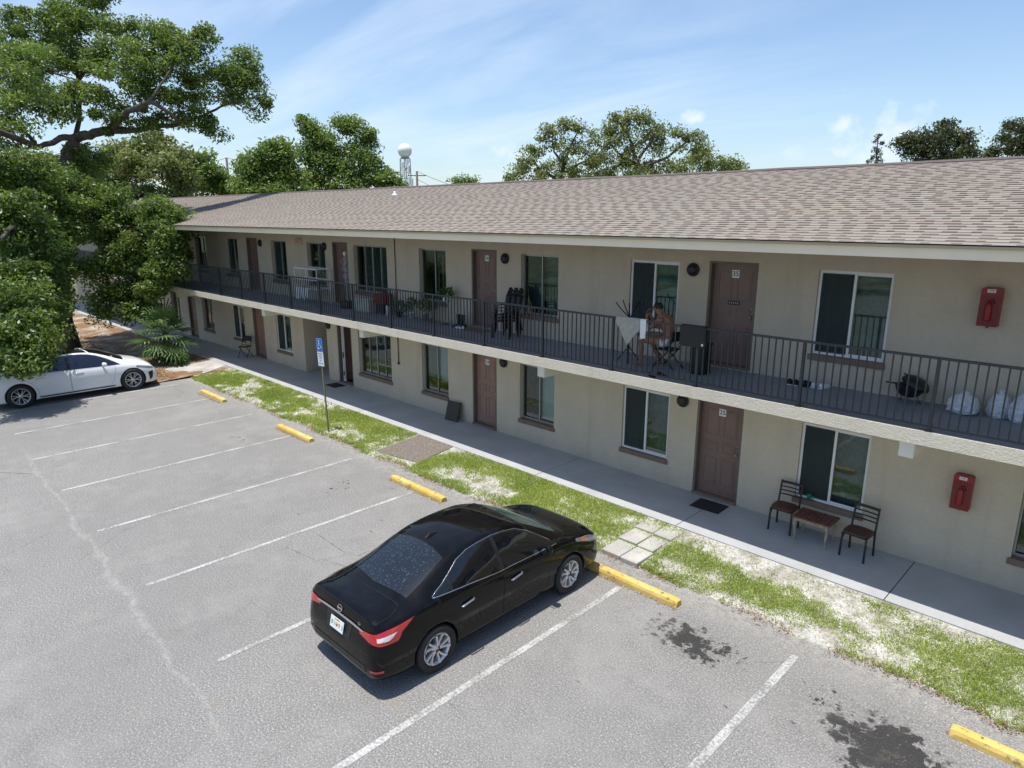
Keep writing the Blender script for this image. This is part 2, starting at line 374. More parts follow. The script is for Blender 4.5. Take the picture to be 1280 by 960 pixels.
def foliage(name, lo, hi, tl=.42):
    m = NM(name); P = m.pos(); ri = m.island()
    f = m.math('ADD', m.math('MULTIPLY', m.noise(P, .55, 4, .6), .6), m.math('MULTIPLY', ri, .45))
    c = m.mix(m.maprange(f, .32, .72), lo, hi)
    c = m.mix(m.math('MULTIPLY', m.math('GREATER_THAN', ri, .965), .6), c, (.22, .17, .05))
    m.fin(c, .42, spec=.45)
    tr = m.n('ShaderNodeBsdfTranslucent'); m.l(m.mix(.5, c, (hi[0]*1.6, hi[1]*1.7, hi[2]*.8)), tr.inputs['Color'])
    ms = m.n('ShaderNodeMixShader'); ms.inputs[0].default_value = tl
    m.l(m.b.outputs[0], ms.inputs[1]); m.l(tr.outputs[0], ms.inputs[2]); m.l(ms.outputs[0], m.out.inputs[0])
    return m.m
MAT['oak_leaf'] = foliage('live_oak_leaf', (.055, .105, .022), (.185, .255, .060))
MAT['far_leaf'] = foliage('distant_oak_leaf', (.085, .145, .032), (.205, .285, .070))
MAT['far_olive'] = foliage('olive_oak_leaf', (.115, .150, .048), (.235, .265, .095))
MAT['pine_leaf'] = foliage('pine_needles', (.045, .065, .030), (.095, .110, .045))
MAT['palm_leaf'] = foliage('palm_leaf', (.055, .115, .028), (.165, .265, .075), .25)
MAT['pot_leaf'] = foliage('houseplant_leaf', (.03, .075, .02), (.09, .17, .04))
MAT['grass'] = foliage('grass_blade', (.18, .26, .045), (.44, .50, .13), .3)
MAT['litter'] = foliage('dry_leaf', (.17, .10, .05), (.36, .24, .13), .15)
MAT['bark'] = plain('oak_bark', (.095, .075, .058), .95, var=.4, scale=4, bump=.9)
MAT['palm_bark'] = plain('palm_boots', (.12, .085, .055), .95, var=.4, scale=9, bump=.9)

# ------------------------------------------------------------------ object helpers
def wloc(o):
    v = Vector((0, 0, 0))
    while o is not None:
        v += o.location; o = o.parent
    return v
def tag(o, label=None, cat=None, group=None, kind=None):
    for k, v in (('label', label), ('category', cat), ('group', group), ('kind', kind)):
        if v: o[k] = v
    return o
def thing(name, loc, label, cat, group=None):
    o = bpy.data.objects.new(name, None); o.empty_display_size = .2; o.location = loc; col.objects.link(o)
    return tag(o, label, cat, group)
def link_mesh(name, me, parent=None, origin=None):
    """me has world coordinates; the object's origin goes to origin"""
    o = bpy.data.objects.new(name, me); col.objects.link(o)
    base = wloc(parent) if parent else Vector((0, 0, 0))
    org = Vector(origin) if origin is not None else (base.copy() if parent else None)
    if org is None:
        co = np.empty(len(me.vertices)*3, dtype=np.float32); me.vertices.foreach_get('co', co); co = co.reshape(-1, 3)
        mn, mx = co.min(0), co.max(0); org = Vector(((mn[0]+mx[0])/2, (mn[1]+mx[1])/2, mn[2]))
    me.transform(Matrix.Translation(-org))
    if parent: o.parent = parent; o.location = org-base
    else: o.location = org
    return o
def kids(o): return [c for c in bpy.data.objects if c.parent == o]
KID = {}
def copy_tree(o, parent=None):
    c = o.copy(); col.objects.link(c)
    if parent: c.parent = parent
    if o not in KID: KID[o] = list(o.children)
    for ch in KID[o]: copy_tree(ch, c)
    return c

class MB:
    def __init__(s): s.v = []; s.f = []; s.m = []; s.s = []; s.mi = 0; s.sm = False; s.T = None
    def add(s, vs, fs, smooth=None):
        b = len(s.v)
        if s.T is not None: vs = [tuple(s.T @ Vector(p)) for p in vs]
        s.v += [tuple(p) for p in vs]; s.f += [[i+b for i in f] for f in fs]
        s.m += [s.mi]*len(fs); s.s += [s.sm if smooth is None else smooth]*len(fs)
        return s
    def box(s, x0, x1, y0, y1, z0, z1):
        x0, x1 = min(x0, x1), max(x0, x1); y0, y1 = min(y0, y1), max(y0, y1); z0, z1 = min(z0, z1), max(z0, z1)
        return s.add([(x0, y0, z0), (x1, y0, z0), (x1, y1, z0), (x0, y1, z0), (x0, y0, z1), (x1, y0, z1), (x1, y1, z1), (x0, y1, z1)],
                     [(0, 3, 2, 1), (4, 5, 6, 7), (0, 1, 5, 4), (1, 2, 6, 5), (2, 3, 7, 6), (3, 0, 4, 7)], False)
    def bbox(s, x0, x1, y0, y1, z0, z1, b=.01):
        """box with chamfered vertical edges and top edges"""
        def ring(z, i):
            return [(x0+b+i, y0+i, z), (x1-b-i, y0+i, z), (x1-i, y0+b+i, z), (x1-i, y1-b-i, z), (x1-b-i, y1-i, z), (x0+b+i, y1-i, z), (x0+i, y1-b-i, z), (x0+i, y0+b+i, z)]
        rs = [ring(z0, b*.6), ring(z0+b, 0), ring(z1-b, 0), ring(z1, b*.8)]
        vs = [p for r in rs for p in r]; fs = [tuple(range(7, -1, -1)), tuple(range(24, 32))]
        for k in range(3):
            for i in range(8): fs.append((k*8+i, k*8+(i+1) % 8, k*8+8+(i+1) % 8, k*8+8+i))
        return s.add(vs, fs, False)
    def tube(s, pts, rad, n=8, cap=True, smooth=True, flat=1.0):
        pts = [Vector(p) for p in pts]
        if not hasattr(rad, '__len__'): rad = [rad]*len(pts)
        vs = []; prev = None
        for i, p in enumerate(pts):
            d = (pts[min(i+1, len(pts)-1)]-pts[max(i-1, 0)])
            if d.length < 1e-9: d = Vector((0, 0, 1))
            d.normalize()
            if prev is None:
                a = d.cross(Vector((0, 0, 1)) if abs(d.z) < .9 else Vector((1, 0, 0))).normalized()
            else:
                a = (prev-d*prev.dot(d)).normalized()
            prev = a; b = d.cross(a)
            for k in range(n):
                t = 2*PI*k/n
                vs.append(p+a*math.cos(t)*rad[i]+b*math.sin(t)*rad[i]*flat)
        fs = []
        for i in range(len(pts)-1):
            for k in range(n): fs.append((i*n+k, i*n+(k+1) % n, (i+1)*n+(k+1) % n, (i+1)*n+k))
        if cap: fs += [tuple(range(n-1, -1, -1)), tuple(range((len(pts)-1)*n, len(pts)*n))]
        return s.add(vs, fs, smooth)
    def bar(s, a, b, w, h=None):
        """rectangular bar between two points"""
        h = h or w; a = Vector(a); b = Vector(b); d = (b-a).normalized()
        u = d.cross(Vector((0, 0, 1)) if abs(d.z) < .95 else Vector((0, 1, 0))).normalized(); v = d.cross(u)
        vs = []
        for p in (a, b):
            for i, j in ((-1, -1), (1, -1), (1, 1), (-1, 1)): vs.append(p+u*i*w/2+v*j*h/2)
        return s.add(vs, [(3, 2, 1, 0), (4, 5, 6, 7), (0, 1, 5, 4), (1, 2, 6, 5), (2, 3, 7, 6), (3, 0, 4, 7)], False)
    def lathe(s, prof, n=20, c=(0, 0, 0), axis='z', smooth=True):
        vs = []
        for r, h in prof:
            for k in range(n):
                t = 2*PI*k/n; a, b = r*math.cos(t), r*math.sin(t)
                p = (a, b, h) if axis == 'z' else ((h, a, b) if axis == 'x' else (b, h, a))
                vs.append((p[0]+c[0], p[1]+c[1], p[2]+c[2]))
        fs = []
        for i in range(len(prof)-1):
            for k in range(n): fs.append((i*n+k, i*n+(k+1) % n, (i+1)*n+(k+1) % n, (i+1)*n+k))
        fs += [tuple(range(n-1, -1, -1)), tuple(range((len(prof)-1)*n, len(prof)*n))]
        return s.add(vs, fs, smooth)
    def grid(s, fn, nu, nv, smooth=True):
        vs = [fn(i/nu, j/nv) for i in range(nu+1) for j in range(nv+1)]
        fs = [(i*(nv+1)+j, (i+1)*(nv+1)+j, (i+1)*(nv+1)+j+1, i*(nv+1)+j+1) for i in range(nu) for j in range(nv)]
        return s.add(vs, fs, smooth)
    def text(s, body, size, M, extrude=.0005, align='CENTER'):
        cu = bpy.data.curves.new('t', 'FONT'); cu.body = body; cu.size = size; cu.align_x = align; cu.align_y = 'CENTER'; cu.extrude = extrude; cu.resolution_u = 3
        ob = bpy.data.objects.new('t', cu); col.objects.link(ob)
        dg = C.evaluated_depsgraph_get(); me = bpy.data.meshes.new_from_object(ob.evaluated_get(dg))
        s.add([M @ v.co for v in me.vertices], [list(p.vertices) for p in me.polygons], False)
        bpy.data.objects.remove(ob); bpy.data.curves.remove(cu); bpy.data.meshes.remove(me)
        return s
    def build(s, name, mats, parent=None, origin=None):
        if not isinstance(mats, (list, tuple)): mats = [mats]
        me = bpy.data.meshes.new(name); me.from_pydata(s.v, [], s.f)
        for mt in mats: me.materials.append(MAT[mt] if isinstance(mt, str) else mt)
        me.polygons.foreach_set('material_index', s.m); me.polygons.foreach_set('use_smooth', s.s)
        me.update()
        return link_mesh(name, me, parent, origin)
def fast_quads(name, V, mat, parent=None, k=4, origin=None, smooth=False):
    """V: (n, k, 3) array of separate faces"""
    n = len(V); me = bpy.data.meshes.new(name)
    me.vertices.add(n*k); me.vertices.foreach_set('co', np.ascontiguousarray(V, dtype=np.float32).ravel())
    me.loops.add(n*k); me.loops.foreach_set('vertex_index', np.arange(n*k, dtype=np.int32))
    me.polygons.add(n); me.polygons.foreach_set('loop_start', np.arange(0, n*k, k, dtype=np.int32)); me.polygons.foreach_set('loop_total', np.full(n, k, dtype=np.int32))
    me.update(calc_edges=True); me.materials.append(MAT[mat])
    return link_mesh(name, me, parent, origin)

# ================================================================== GROUND
def sheet(name, x0, x1, y0, y1, z, mat, kind='structure'):
    m = MB(); m.add([(x0, y0, z), (x1, y0, z), (x1, y1, z), (x0, y1, z)], [(0, 1, 2, 3)], False)
    return tag(m.build(name, mat, origin=((x0+x1)/2, (y0+y1)/2, z)), kind='structure')
sheet('ground', -900, 900, -900, 900, -.03, 'ground')
sheet('parking_lot', -30.5, 26, -44, -3.0, 0, 'asphalt')

def strip(name, x0, x1, yb, yf, z, mat, amp=.10, nx=None, seed=0):
    """a strip of soil whose lot side wanders; crowned a little"""
    nx = nx or int((x1-x0)/.12); m = MB()
    def fn(u, v):
        x = x0+(x1-x0)*u
        w = amp*(noise.noise(Vector((x*.9+seed, 0, 0)))+.45*noise.noise(Vector((x*4.1, seed, 0)))+.3*noise.noise(Vector((x*13, seed, 3))))
        e = yf+w
        y = e+(yb-e)*v
        zz = z+.03*min(1, v*5)+.108*v**1.5+.010*noise.noise(Vector((x*2, y*2, seed)))
        if v == 0: zz = z-.02
        return (x, y, zz)
    m.grid(fn, nx, 12)
    return tag(m.build(name, mat, origin=((x0+x1)/2, (yb+yf)/2, z)), kind='structure')
strip('sand_verge', -25.6, 22, -1.64, -3.24, .012, 'sand', .14)
strip('mulch_bed', -52, -25.6, -1.64, -4.6, .010, 'mulch', .35, seed=7)

m = MB(); m.add([(-13.86, -3.06, .052), (-12.40, -2.86, .062), (-12.46, -1.66, .162), (-13.84, -1.66, .162)], [(0, 1, 2, 3)], False)
tag(m.build('asphalt_patch', 'old_asphalt', origin=(-13.2, -2.3, .06)), kind='structure')
# broken concrete pavers in front of the door
m = MB()
for (x0, x1, y0, y1, dz) in [(-6.56, -6.17, -3.24, -2.72, 0), (-6.15, -5.80, -3.26, -2.74, .006), (-6.58, -6.19, -2.70, -2.18, .004), (-6.17, -5.83, -2.72, -2.20, -.004), (-6.60, -6.20, -2.16, -1.68, .0), (-6.18, -5.80, -2.18, -1.68, .005)]:
    m.bbox(x0, x1, y0, y1, .0, .056+dz+.027*(y1+3.26)/.53, .012)
tag(m.build('paver_path', 'old_conc', origin=(-6.2, -2.5, 0)), kind='structure')
m = MB(); m.add([(-27.6, -3.5, .065), (-25.45, -3.1, .068), (-26.1, -1.66, .165), (-27.5, -1.66, .165)], [(0, 1, 2, 3)], False)
tag(m.build('side_path', 'old_conc', origin=(-26.6, -2.4, .06)), kind='structure')

# walkway along the ground floor
WZ = .17
m = MB(); js = [-52, -45.9, -38.6, -31.4, -24.15, -16.9, -9.65, -6.02, -2.4, 1.2, 4.9, 12.2]
for a, b in zip(js[:-1], js[1:]):
    m.mi = 0; m.box(a+.008, b-.008, -1.66, 0.0, -.02, WZ)
m.mi = 1; m.box(-52, 12.2, -1.645, -.01, -.03, WZ-.012)
m.mi = 0; m.box(-22.8, -21.2, .0, 2.4, -.02, WZ-.004)
o = m.build('walkway', ['walk', 'joint'], origin=(-20, -.8, 0)); tag(o, kind='structure')

# bay lines
S_ = 2.753
def bay_line(i, ya, yb, w=.10):
    x = -2.885-i*S_
    m = MB(); a = noise.noise(Vector((i*3.1, 0, 0)))*.02
    m.add([(x-w/2+a, yb, .004), (x+w/2+a, yb, .004), (x+w/2, ya, .004), (x-w/2, ya, .004)], [(0, 1, 2, 3)], False)
    return tag(m.build('parking_line', 'line', origin=(x, (ya+yb)/2, .004)), kind='structure')
for i, ya, yb, w in [(-2, -3.9, -9.3, .1), (-1, -3.9, -9.3, .1), (0, -3.72, -9.4, .105), (1, -3.98, -9.4, .10), (2, -4.0, -9.33, .085), (3, -3.94, -9.34, .085), (4, -3.70, -9.33, .085), (5, -3.92, -9.31, .09), (6, -3.70, -9.34, .09), (7, -3.92, -9.2, .09), (8, -3.85, -9.3, .09), (9, -3.9, -9.3, .09)]:
    bay_line(i, ya, yb, w)

# ================================================================== BUILDING
BX0, BX1 = -54.0, 10.0
UZ = 2.94
EX0, EX1 = -54.6, 10.6
bld = thing('apartment_building', (-20, 4, 0), 'long two storey beige stucco apartment block with shingle roof and balcony corridor', 'building')

# openings: (x0, x1, z0, z1, kind, style)
UW = [(-1.15, .05, 'white', 'dark'), (-4.51, -3.31, 'white', 'dark'), (-8.45, -7.26, 'white', 'teal'), (-11.70, -10.48, 'alu', 'mid'), (-15.79, -14.59, 'alu', 'slats'),
      (-19.20, -17.38, 'alu4', 'dark'), (-22.19, -20.98, 'alu', 'dark'), (-24.90, -23.72, 'alu', 'mid'), (-29.02, -27.85, 'alu', 'mid'), (-32.25, -31.05, 'alu', 'dark'),
      (-36.2, -35.0, 'alu', 'dark'), (-39.3, -38.1, 'alu', 'dark'), (-43.2, -42.0, 'alu', 'dark'), (3.0, 4.2, 'white', 'dark'), (6.4, 7.6, 'alu', 'dark')]
LW = [(-1.15, .05, 'alu', 'dark'), (-4.51, -3.32, 'white', 'dark'), (-8.50, -7.30, 'white', 'dark'), (-11.72, -10.54, 'alu', 'blind2'), (-15.80, -14.58, 'alu', 'blind1'),
      (-19.20, -17.36, 'alu4', 'dark'), (-25.0, -23.82, 'white', 'green'), (-28.99, -27.85, 'white', 'orange'), (-32.25, -31.05, 'alu', 'dark'),
      (-36.2, -35.0, 'alu', 'dark'), (-39.3, -38.1, 'alu', 'dark'), (-43.2, -42.0, 'alu', 'dark'), (3.0, 4.2, 'white', 'dark'), (6.4, 7.6, 'alu', 'dark')]
UD = [(-6.60, -5.60, '35'), (-13.53, -12.56, '34'), (-20.50, -19.56, ''), (-27.0, -26.04, ''), (-33.95, -33.0, ''), (-40.8, -39.85, ''), (-47.7, -46.75, ''), (.95, 1.9, '')]
LD = [(-6.64, -5.64, '25'), (-13.54, -12.58, '24'), (-27.02, -26.04, ''), (-33.95, -33.0, ''), (-40.8, -39.85, ''), (-47.0, -46.05, ''), (.95, 1.9, '')]
OPEN_D = (-20.52, -19.62)
PASS_ = (-22.85, -21.2)
UWZ = (UZ+.52, UZ+2.01); LWZ = (.715, 2.18)
holes = [(a, b, *UWZ) for a, b, *_ in UW]+[(a, b, *LWZ) for a, b, *_ in LW]+[(a, b, UZ+.02, UZ+2.07) for a, b, _ in UD]+[(a, b, WZ, 2.23) for a, b, _ in LD]
holes += [(*OPEN_D, WZ, 2.23), (*PASS_, WZ-.01, 2.73)]
DEP = .17
def wall_with_holes(m, x0, x1, z0, z1, hs):
    xs = sorted({x0, x1, *[h[0] for h in hs], *[h[1] for h in hs]}); zs = sorted({z0, z1, *[h[2] for h in hs], *[h[3] for h in hs]})
    xs = [x for x in xs if x0 <= x <= x1]; zs = [z for z in zs if z0 <= z <= z1]
    for a, b in zip(xs[:-1], xs[1:]):
        run = None
        for c, d in zip(zs[:-1], zs[1:]):
            mx, mz = (a+b)/2, (c+d)/2
            inside = any(h[0] < mx < h[1] and h[2] < mz < h[3] for h in hs)
            if not inside: m.add([(a, 0, c), (b, 0, c), (b, 0, d), (a, 0, d)], [(0, 1, 2, 3)], False)
    for h in hs:
        a, b, c, d = h
        m.add([(a, 0, c), (a, DEP, c), (a, DEP, d), (a, 0, d)], [(0, 3, 2, 1)], False)
        m.add([(b, 0, c), (b, DEP, c), (b, DEP, d), (b, 0, d)], [(0, 1, 2, 3)], False)
        m.add([(a, 0, d), (b, 0, d), (b, DEP, d), (a, DEP, d)], [(0, 1, 2, 3)], False)
        m.add([(a, 0, c), (b, 0, c), (b, DEP, c), (a, DEP, c)], [(3, 2, 1, 0)], False)
m = MB()
wall_with_holes(m, BX0, BX1, 0, 5.40, holes)
m.box(BX0, BX0+.2, .01, 8.8, 0, 5.40); m.box(BX1-.2, BX1, .01, 8.8, 0, 5.40)
m.box(BX0, BX1, 8.8, 9.0, 0, 5.40)
for gx in (BX0+.05, BX1-.05):
    m.add([(gx-.03, 0, 5.40), (gx+.03, 0, 5.40), (gx+.03, 8.9, 5.40), (gx-.03, 8.9, 5.40), (gx-.03, 3.41, 6.75), (gx+.03, 3.41, 6.75)], [(0, 4, 3), (1, 2, 5), (0, 1, 5, 4), (3, 4, 5, 2)], False)
# passage side walls
m.box(PASS_[0]-.12, PASS_[0], DEP+.002, 2.6, 0, 2.73); m.box(PASS_[1], PASS_[1]+.12, DEP+.002, 2.6, 0, 2.73)
m.box(PASS_[0]-.12, PASS_[1]+.12, 2.6, 2.7, 0, 2.73)
m.build('wall', 'wall', bld)
m = MB()
m.box(BX0+.25, BX1-.25, 3.2, 3.3, 0, 5.38)
for a, b in ((BX0+.25, PASS_[0]-.13), (PASS_[1]+.13, BX1-.25)):
    m.box(a, b, .18, 3.19, .05, .10)
m.box(BX0+.25, BX1-.25, .18, 3.19, 2.74, 2.92); m.box(BX0+.25, BX1-.25, .18, 3.19, 5.32, 5.39)
for x in [-50, -44.5, -37, -30.2, -23.05, -16.93, -9.9, -2.4, 5.2]: m.box(x-.06, x+.06, .19, 3.18, .11, 5.31)
m.build('room_partition', 'room', bld)

# balcony slab, its paint, beams
m = MB()
m.box(EX0+.6, BX1, -1.78, -.001, 2.73, UZ-.004)
m.build('balcony_slab', 'slab_edge', bld)
m = MB(); m.box(EX0+.6, BX1, -1.745, -.002, UZ-.004, UZ); m.build('balcony_deck', 'deck', bld)
for x in (-51.3, -44.3, -37.3, -30.3, -23.35+.98, -16.33, -9.45, -2.39, 4.65):
    m = MB(); m.bbox(x-.1, x+.1, -1.72, -.003, 2.49, 2.729, .012); m.build('beam', 'beam', bld)

# roof ---------------------------------------------------------------
RS = .25; RY = 3.41; RZ = 6.88
m = MB()
rows = int((RY+2.13)/ROW)+1
prev = None; vs = []
ys = []
for k in range(rows):
    ya = -2.13+k*ROW; yb = min(-2.13+(k+1)*ROW, RY)
    ys.append((ya-(.018 if k == 0 else 0), RZ-(RY-ya)*RS+.012)); ys.append((yb, RZ-(RY-yb)*RS+.002))
# long sheets broken along x so the ridge and eave can wander a little, as an old roof does
nxr = 44
def sag(x, y):
    t = max(0, (y+2.13)/(RY+2.13))
    return .022*noise.noise(Vector((x*.16, 4, 0)))*t + .010*noise.noise(Vector((x*.6, y*.5, 2)))*t
base = len(m.v); P_ = []
for i in range(nxr+1):
    x = EX0+(EX1-EX0)*i/nxr
    for (y, z) in ys: P_.append((x, y, z+sag(x, y)))
n_ = len(ys); fs = []
for i in range(nxr):
    for j in range(n_-1): fs.append((i*n_+j, (i+1)*n_+j, (i+1)*n_+j+1, i*n_+j+1))
m.add(P_, fs, False)
back = [(EX0, RY, RZ), (EX1, RY, RZ), (EX1, 9.6, RZ-(9.6-RY)*RS), (EX0, 9.6, RZ-(9.6-RY)*RS)]
m.add(back, [(0, 1, 2, 3)], False)
m.add([(EX0, -2.12, 5.47), (EX1, -2.12, 5.47), (EX1, RY, RZ-.06), (EX0, RY, RZ-.06)], [(3, 2, 1, 0)], False)
roof = m.build('roof', 'shingle', bld)
m = MB()
seg = 60; vs = []; fs = []
for i in range(seg+1):
    x = EX0+(EX1-EX0)*i/seg; s_ = sag(x, RY)+.006*math.sin(i*2.3)
    vs += [(x, RY-.14, RZ-.14*RS+.022+s_), (x, RY, RZ+.035+s_), (x, RY+.14, RZ-.14*RS+.022+s_), (x, RY-.14, RZ-.14*RS+.004+s_), (x, RY+.14, RZ-.14*RS+.004+s_)]
for i in range(seg):
    a, b = i*5, (i+1)*5
    fs += [(a, b, b+1, a+1), (a+1, b+1, b+2, a+2), (a+3, b+3, b, a), (a+2, b+2, b+4, a+4)]
m.add(vs, fs, False); m.build('ridge_cap', 'ridge', roof)
for vx, vy, h in [(-19.6, 2.0, .14)]:
    m = MB(); z = RZ-(RY-vy)*RS
    m.lathe([(.04, -.05), (.04, h), (.03, h)], 12, (vx, vy, z)); m.lathe([(.10, -.03), (.10, .015), (.045, .06), (.04, .06)], 12, (vx, vy, z+.01))
    m.build('vent_pipe', 'white_plastic', roof)
m = MB()
m.box(EX0, EX1, -2.10, -2.06, 5.315, 5.462); m.box(EX0, EX0+.04, -2.055, 9.5, 5.315, 5.462)
m.build('fascia', 'fascia', bld)
m = MB(); m.add([(EX0, -2.135, 5.452), (EX1, -2.135, 5.452), (EX1, -2.10, 5.468), (EX0, -2.10, 5.468), (EX0, -2.140, 5.488), (EX1, -2.140, 5.488), (EX1, -2.10, 5.490), (EX0, -2.10, 5.490)], [(0, 1, 5, 4), (3, 2, 1, 0), (4, 5, 6, 7)], False)
m.build('drip_edge', 'drip', bld)
m = MB(); m.box(EX0+.05, EX1, -2.058, -.002, 5.345, 5.36); m.build('soffit', 'soffit', bld)
m = MB(); m.tube([(-16.92, -.025, 5.34), (-16.92, -.025, UZ)], .012, 6); m.build('conduit', 'black_metal', bld)
m = MB(); m.tube([(-16.94, -.025, 2.73), (-16.94, -.025, 1.42)], .014, 6); m.box(-16.97, -16.91, -.05, -.003, 1.36, 1.43); m.build('conduit', 'black_metal', bld)

# windows ------------------------------------------------------------
def window(x0, x1, z0, z1, style, inside, lower):
    g = .004; a, b, c, d = x0+g, x1-g, z0+g, z1-g
    dep = .045 if style == 'white' else .11
    fw = .045 if style == 'white' else .026
    f = MB(); y0, y1 = dep, dep+.055
    f.box(a, a+fw, y0, y1, c, d); f.box(b-fw, b, y0, y1, c, d); f.box(a+fw, b-fw, y0, y1, d-fw, d); f.box(a+fw, b-fw, y0, y1, c, c+fw)
    n = 4 if style == 'alu4' else 2
    mw = .042 if style == 'white' else .024
    edges = [a+fw+(b-a-2*fw)*i/n for i in range(n+1)]
    for i in range(1, n):
        w = mw*(1.5 if (n == 4 and i == 2) else 1)
        f.box(edges[i]-w/2, edges[i]+w/2, y0+(.004 if i % 2 else .0), y1-.004, c+fw, d-fw)
    # slim sash rails
    sw = .022
    for i in range(n):
        l, r = edges[i]+(mw/2 if i else 0), edges[i+1]-(mw/2 if i < n-1 else 0)
        yy = y0+.012+(.014 if i % 2 else 0)
        f.box(l, r, yy, yy+.018, c+fw, c+fw+sw); f.box(l, r, yy, yy+.018, d-fw-sw, d-fw)
    if lower and style == 'alu4': f.box(edges[2], edges[4], y0+.008, y0+.03, c+.42, c+.45)
    w = f.build('window', 'white_frame' if style == 'white' else 'alu_frame', bld)
    for i in range(n):
        l, r = edges[i]+mw*.4, edges[i+1]-mw*.4
        p = MB(); yy = y0+.022+(.014 if i % 2 else 0)
        p.add([(l, yy, c+fw+.002), (r, yy, c+fw+.002), (r, yy, d-fw-.002), (l, yy, d-fw-.002)], [(0, 1, 2, 3)], False); p.build('pane', 'glass', w)
    if n == 2:
        p = MB(); yy = y0-.004 if style != 'white' else y0+.006
        p.box(edges[0]+.004, edges[1]-mw*.5, yy, yy+.002, c+fw+.004, d-fw-.004)
        if style == 'white' and not (lower and inside == 'x'): p.build('insect_screen', 'screen', w)
    s = MB(); s.bbox(x0-.035, x1+.035, -.035, -.002, z0-.10, z0+.004, .006); s.box(x0+.001, x1-.001, -.002, dep, z0+.001, z0+.010); s.build('sill', 'sill', w)
    yb = dep+.12
    def sheet_(l, r, cc, dd, mt, nm, pl=0, y=yb):
        q = MB(); nn = max(2, int((r-l)/.035))
        q.grid(lambda u, v: (l+(r-l)*u, y+pl*math.sin(u*nn*PI*.9), cc+(dd-cc)*v), nn*2, 1); q.build(nm, mt, w)
    if inside == 'dark': sheet_(a, b, c, d, 'dim_teal' if style == 'white' else 'curtain_dark', 'curtain', .012, yb+.12)  # behind white frames the teal sheet carries a painted pane reflection
    elif inside == 'teal': sheet_(a, b, c, d, 'curtain_green', 'curtain', .012)
    elif inside == 'green': sheet_(edges[1], b, c, d, 'curtain_green', 'curtain', .012); sheet_(a, edges[1], c, d, 'dark', 'blind', 0)  # left half: plain sheet coloured dark for the room's shade
    elif inside == 'orange': sheet_(edges[1], b, c+.85, d, 'terracotta', 'curtain', .012); sheet_(edges[1], b, c+.1, c+.72, 'blind_white', 'blind', 0, yb+.05); sheet_(a, edges[1], c, d, 'dark', 'blind', 0, yb+.1)  # last sheet, left half: dark colour stands for the unlit room
    elif inside == 'blind2': sheet_(edges[1], b, c+.08, d, 'blind_white', 'blind', 0); sheet_(a, edges[1], c, d, 'curtain_dark', 'curtain', .012)
    elif inside == 'blind1': sheet_(edges[1], b, c+.42, d, 'blind_white', 'blind', 0); sheet_(a, edges[1], c+.42, d, 'pot_grey', 'curtain', .012)
    elif inside == 'mid': sheet_(a, edges[1], c, d, 'curtain_dark', 'curtain', .012); sheet_(edges[1], b, c, d, 'dim_teal', 'blind', 0, yb+.05)  # right half: flat teal sheet, reflection painted as its colour
    elif inside == 'slats':
        for k in range(9): sheet_(edges[1]+k*.062, edges[1]+k*.062+.035, c+.1, d-.2, 'pot_grey', 'vertical_blind', 0) if k % 3 == 0 else None
for a, b, st, ins in UW: window(a, b, *UWZ, st, ins, False)
for a, b, st, ins in LW: window(a, b, *LWZ, st, ins, True)

# doors --------------------------------------------------------------
def door(x0, x1, zb, zt, num, mat, lower):
    f = MB(); g = .003; fw = .045
    f.box(x0+g, x0+fw, .006, .15, zb+.004, zt-g); f.box(x1-fw, x1-g, .006, .15, zb+.004, zt-g); f.box(x0+fw, x1-fw, .006, .15, zt-fw, zt-g)
    l, r, y = x0+fw+.004, x1-fw-.004, .125; z0, z1 = zb+.06, zt-fw-.004
    d = MB(); d.box(l, r, y, y+.04, z0, z1)
    W = r-l; H = z1-z0; st = .115
    mx = (l+r)/2
    for (pl, pr) in ((l+st, mx-.05), (mx+.05, r-st)):
        for (pa, pb) in ((.11, .40), (.475, .575), (.645, .93)):
            pz0, pz1 = z0+H*pa, z0+H*pb
            t = .014; e = .008
            d.box(pl, pr, y-e, y-.001, pz0, pz0+t); d.box(pl, pr, y-e, y-.001, pz1-t, pz1); d.box(pl, pl+t, y-e, y-.001, pz0+t, pz1-t); d.box(pr-t, pr, y-e, y-.001, pz0+t, pz1-t)
            d.box(pl+.035, pr-.035, y-.005, y-.001, pz0+.035, pz1-.035)
    dr = d.build('door', mat, bld)
    f.build('door_frame', 'door_frame', dr)
    k = MB(); k.lathe([(.03, 0), (.03, -.008), (.012, -.012), (.012, -.035), (.028, -.045), (.03, -.06), (.018, -.072)], 14, (r-.07, y, z0+.95), 'y'); k.lathe([(.026, 0), (.026, -.012), (.01, -.014)], 12, (r-.07, y, z0+1.12), 'y')
    k.build('knob', 'grey_metal', dr)
    s = MB(); s.bbox(x0+.004, x1-.004, -.045 if lower else -.015, .16, zb+.001, zb+.05, .008); s.box(l, r, y-.012, y-.001, z0, z0+.05)
    s.build('threshold', 'sill', dr)
    if num:
        pz = z0+H*.905
        p = MB(); p.box(mx-.075, mx+.075, y-.012, y-.009, pz-.075, pz+.075); p.mi = 1
        M = Matrix.Translation((mx, y-.0135, pz)) @ Matrix.Rotation(PI/2, 4, 'X')
        p.text(num, .135, M, .0008); p.build('number_plate', ['sign_white', 'ink'], dr)
    if num == '35':
        p = MB(); p.box(mx-.115, mx+.125, y-.014, y-.009, z0+H*.60, z0+H*.60+.075); p.mi = 1
        for q in range(5): p.box(mx-.09+q*.042, mx-.068+q*.042, y-.017, y-.0145, z0+H*.60+.02, z0+H*.60+.055)
        p.build('mail_slot', ['black_metal', 'grey_metal'], dr)
for i, (a, b, nm_) in enumerate(UD): door(a, b, UZ+.02, UZ+2.07, nm_, 'door_brown', False)
for i, (a, b, nm_) in enumerate(LD): door(a, b, WZ, 2.23, nm_, 'door_brown' if nm_ == '25' else 'door_red', True)
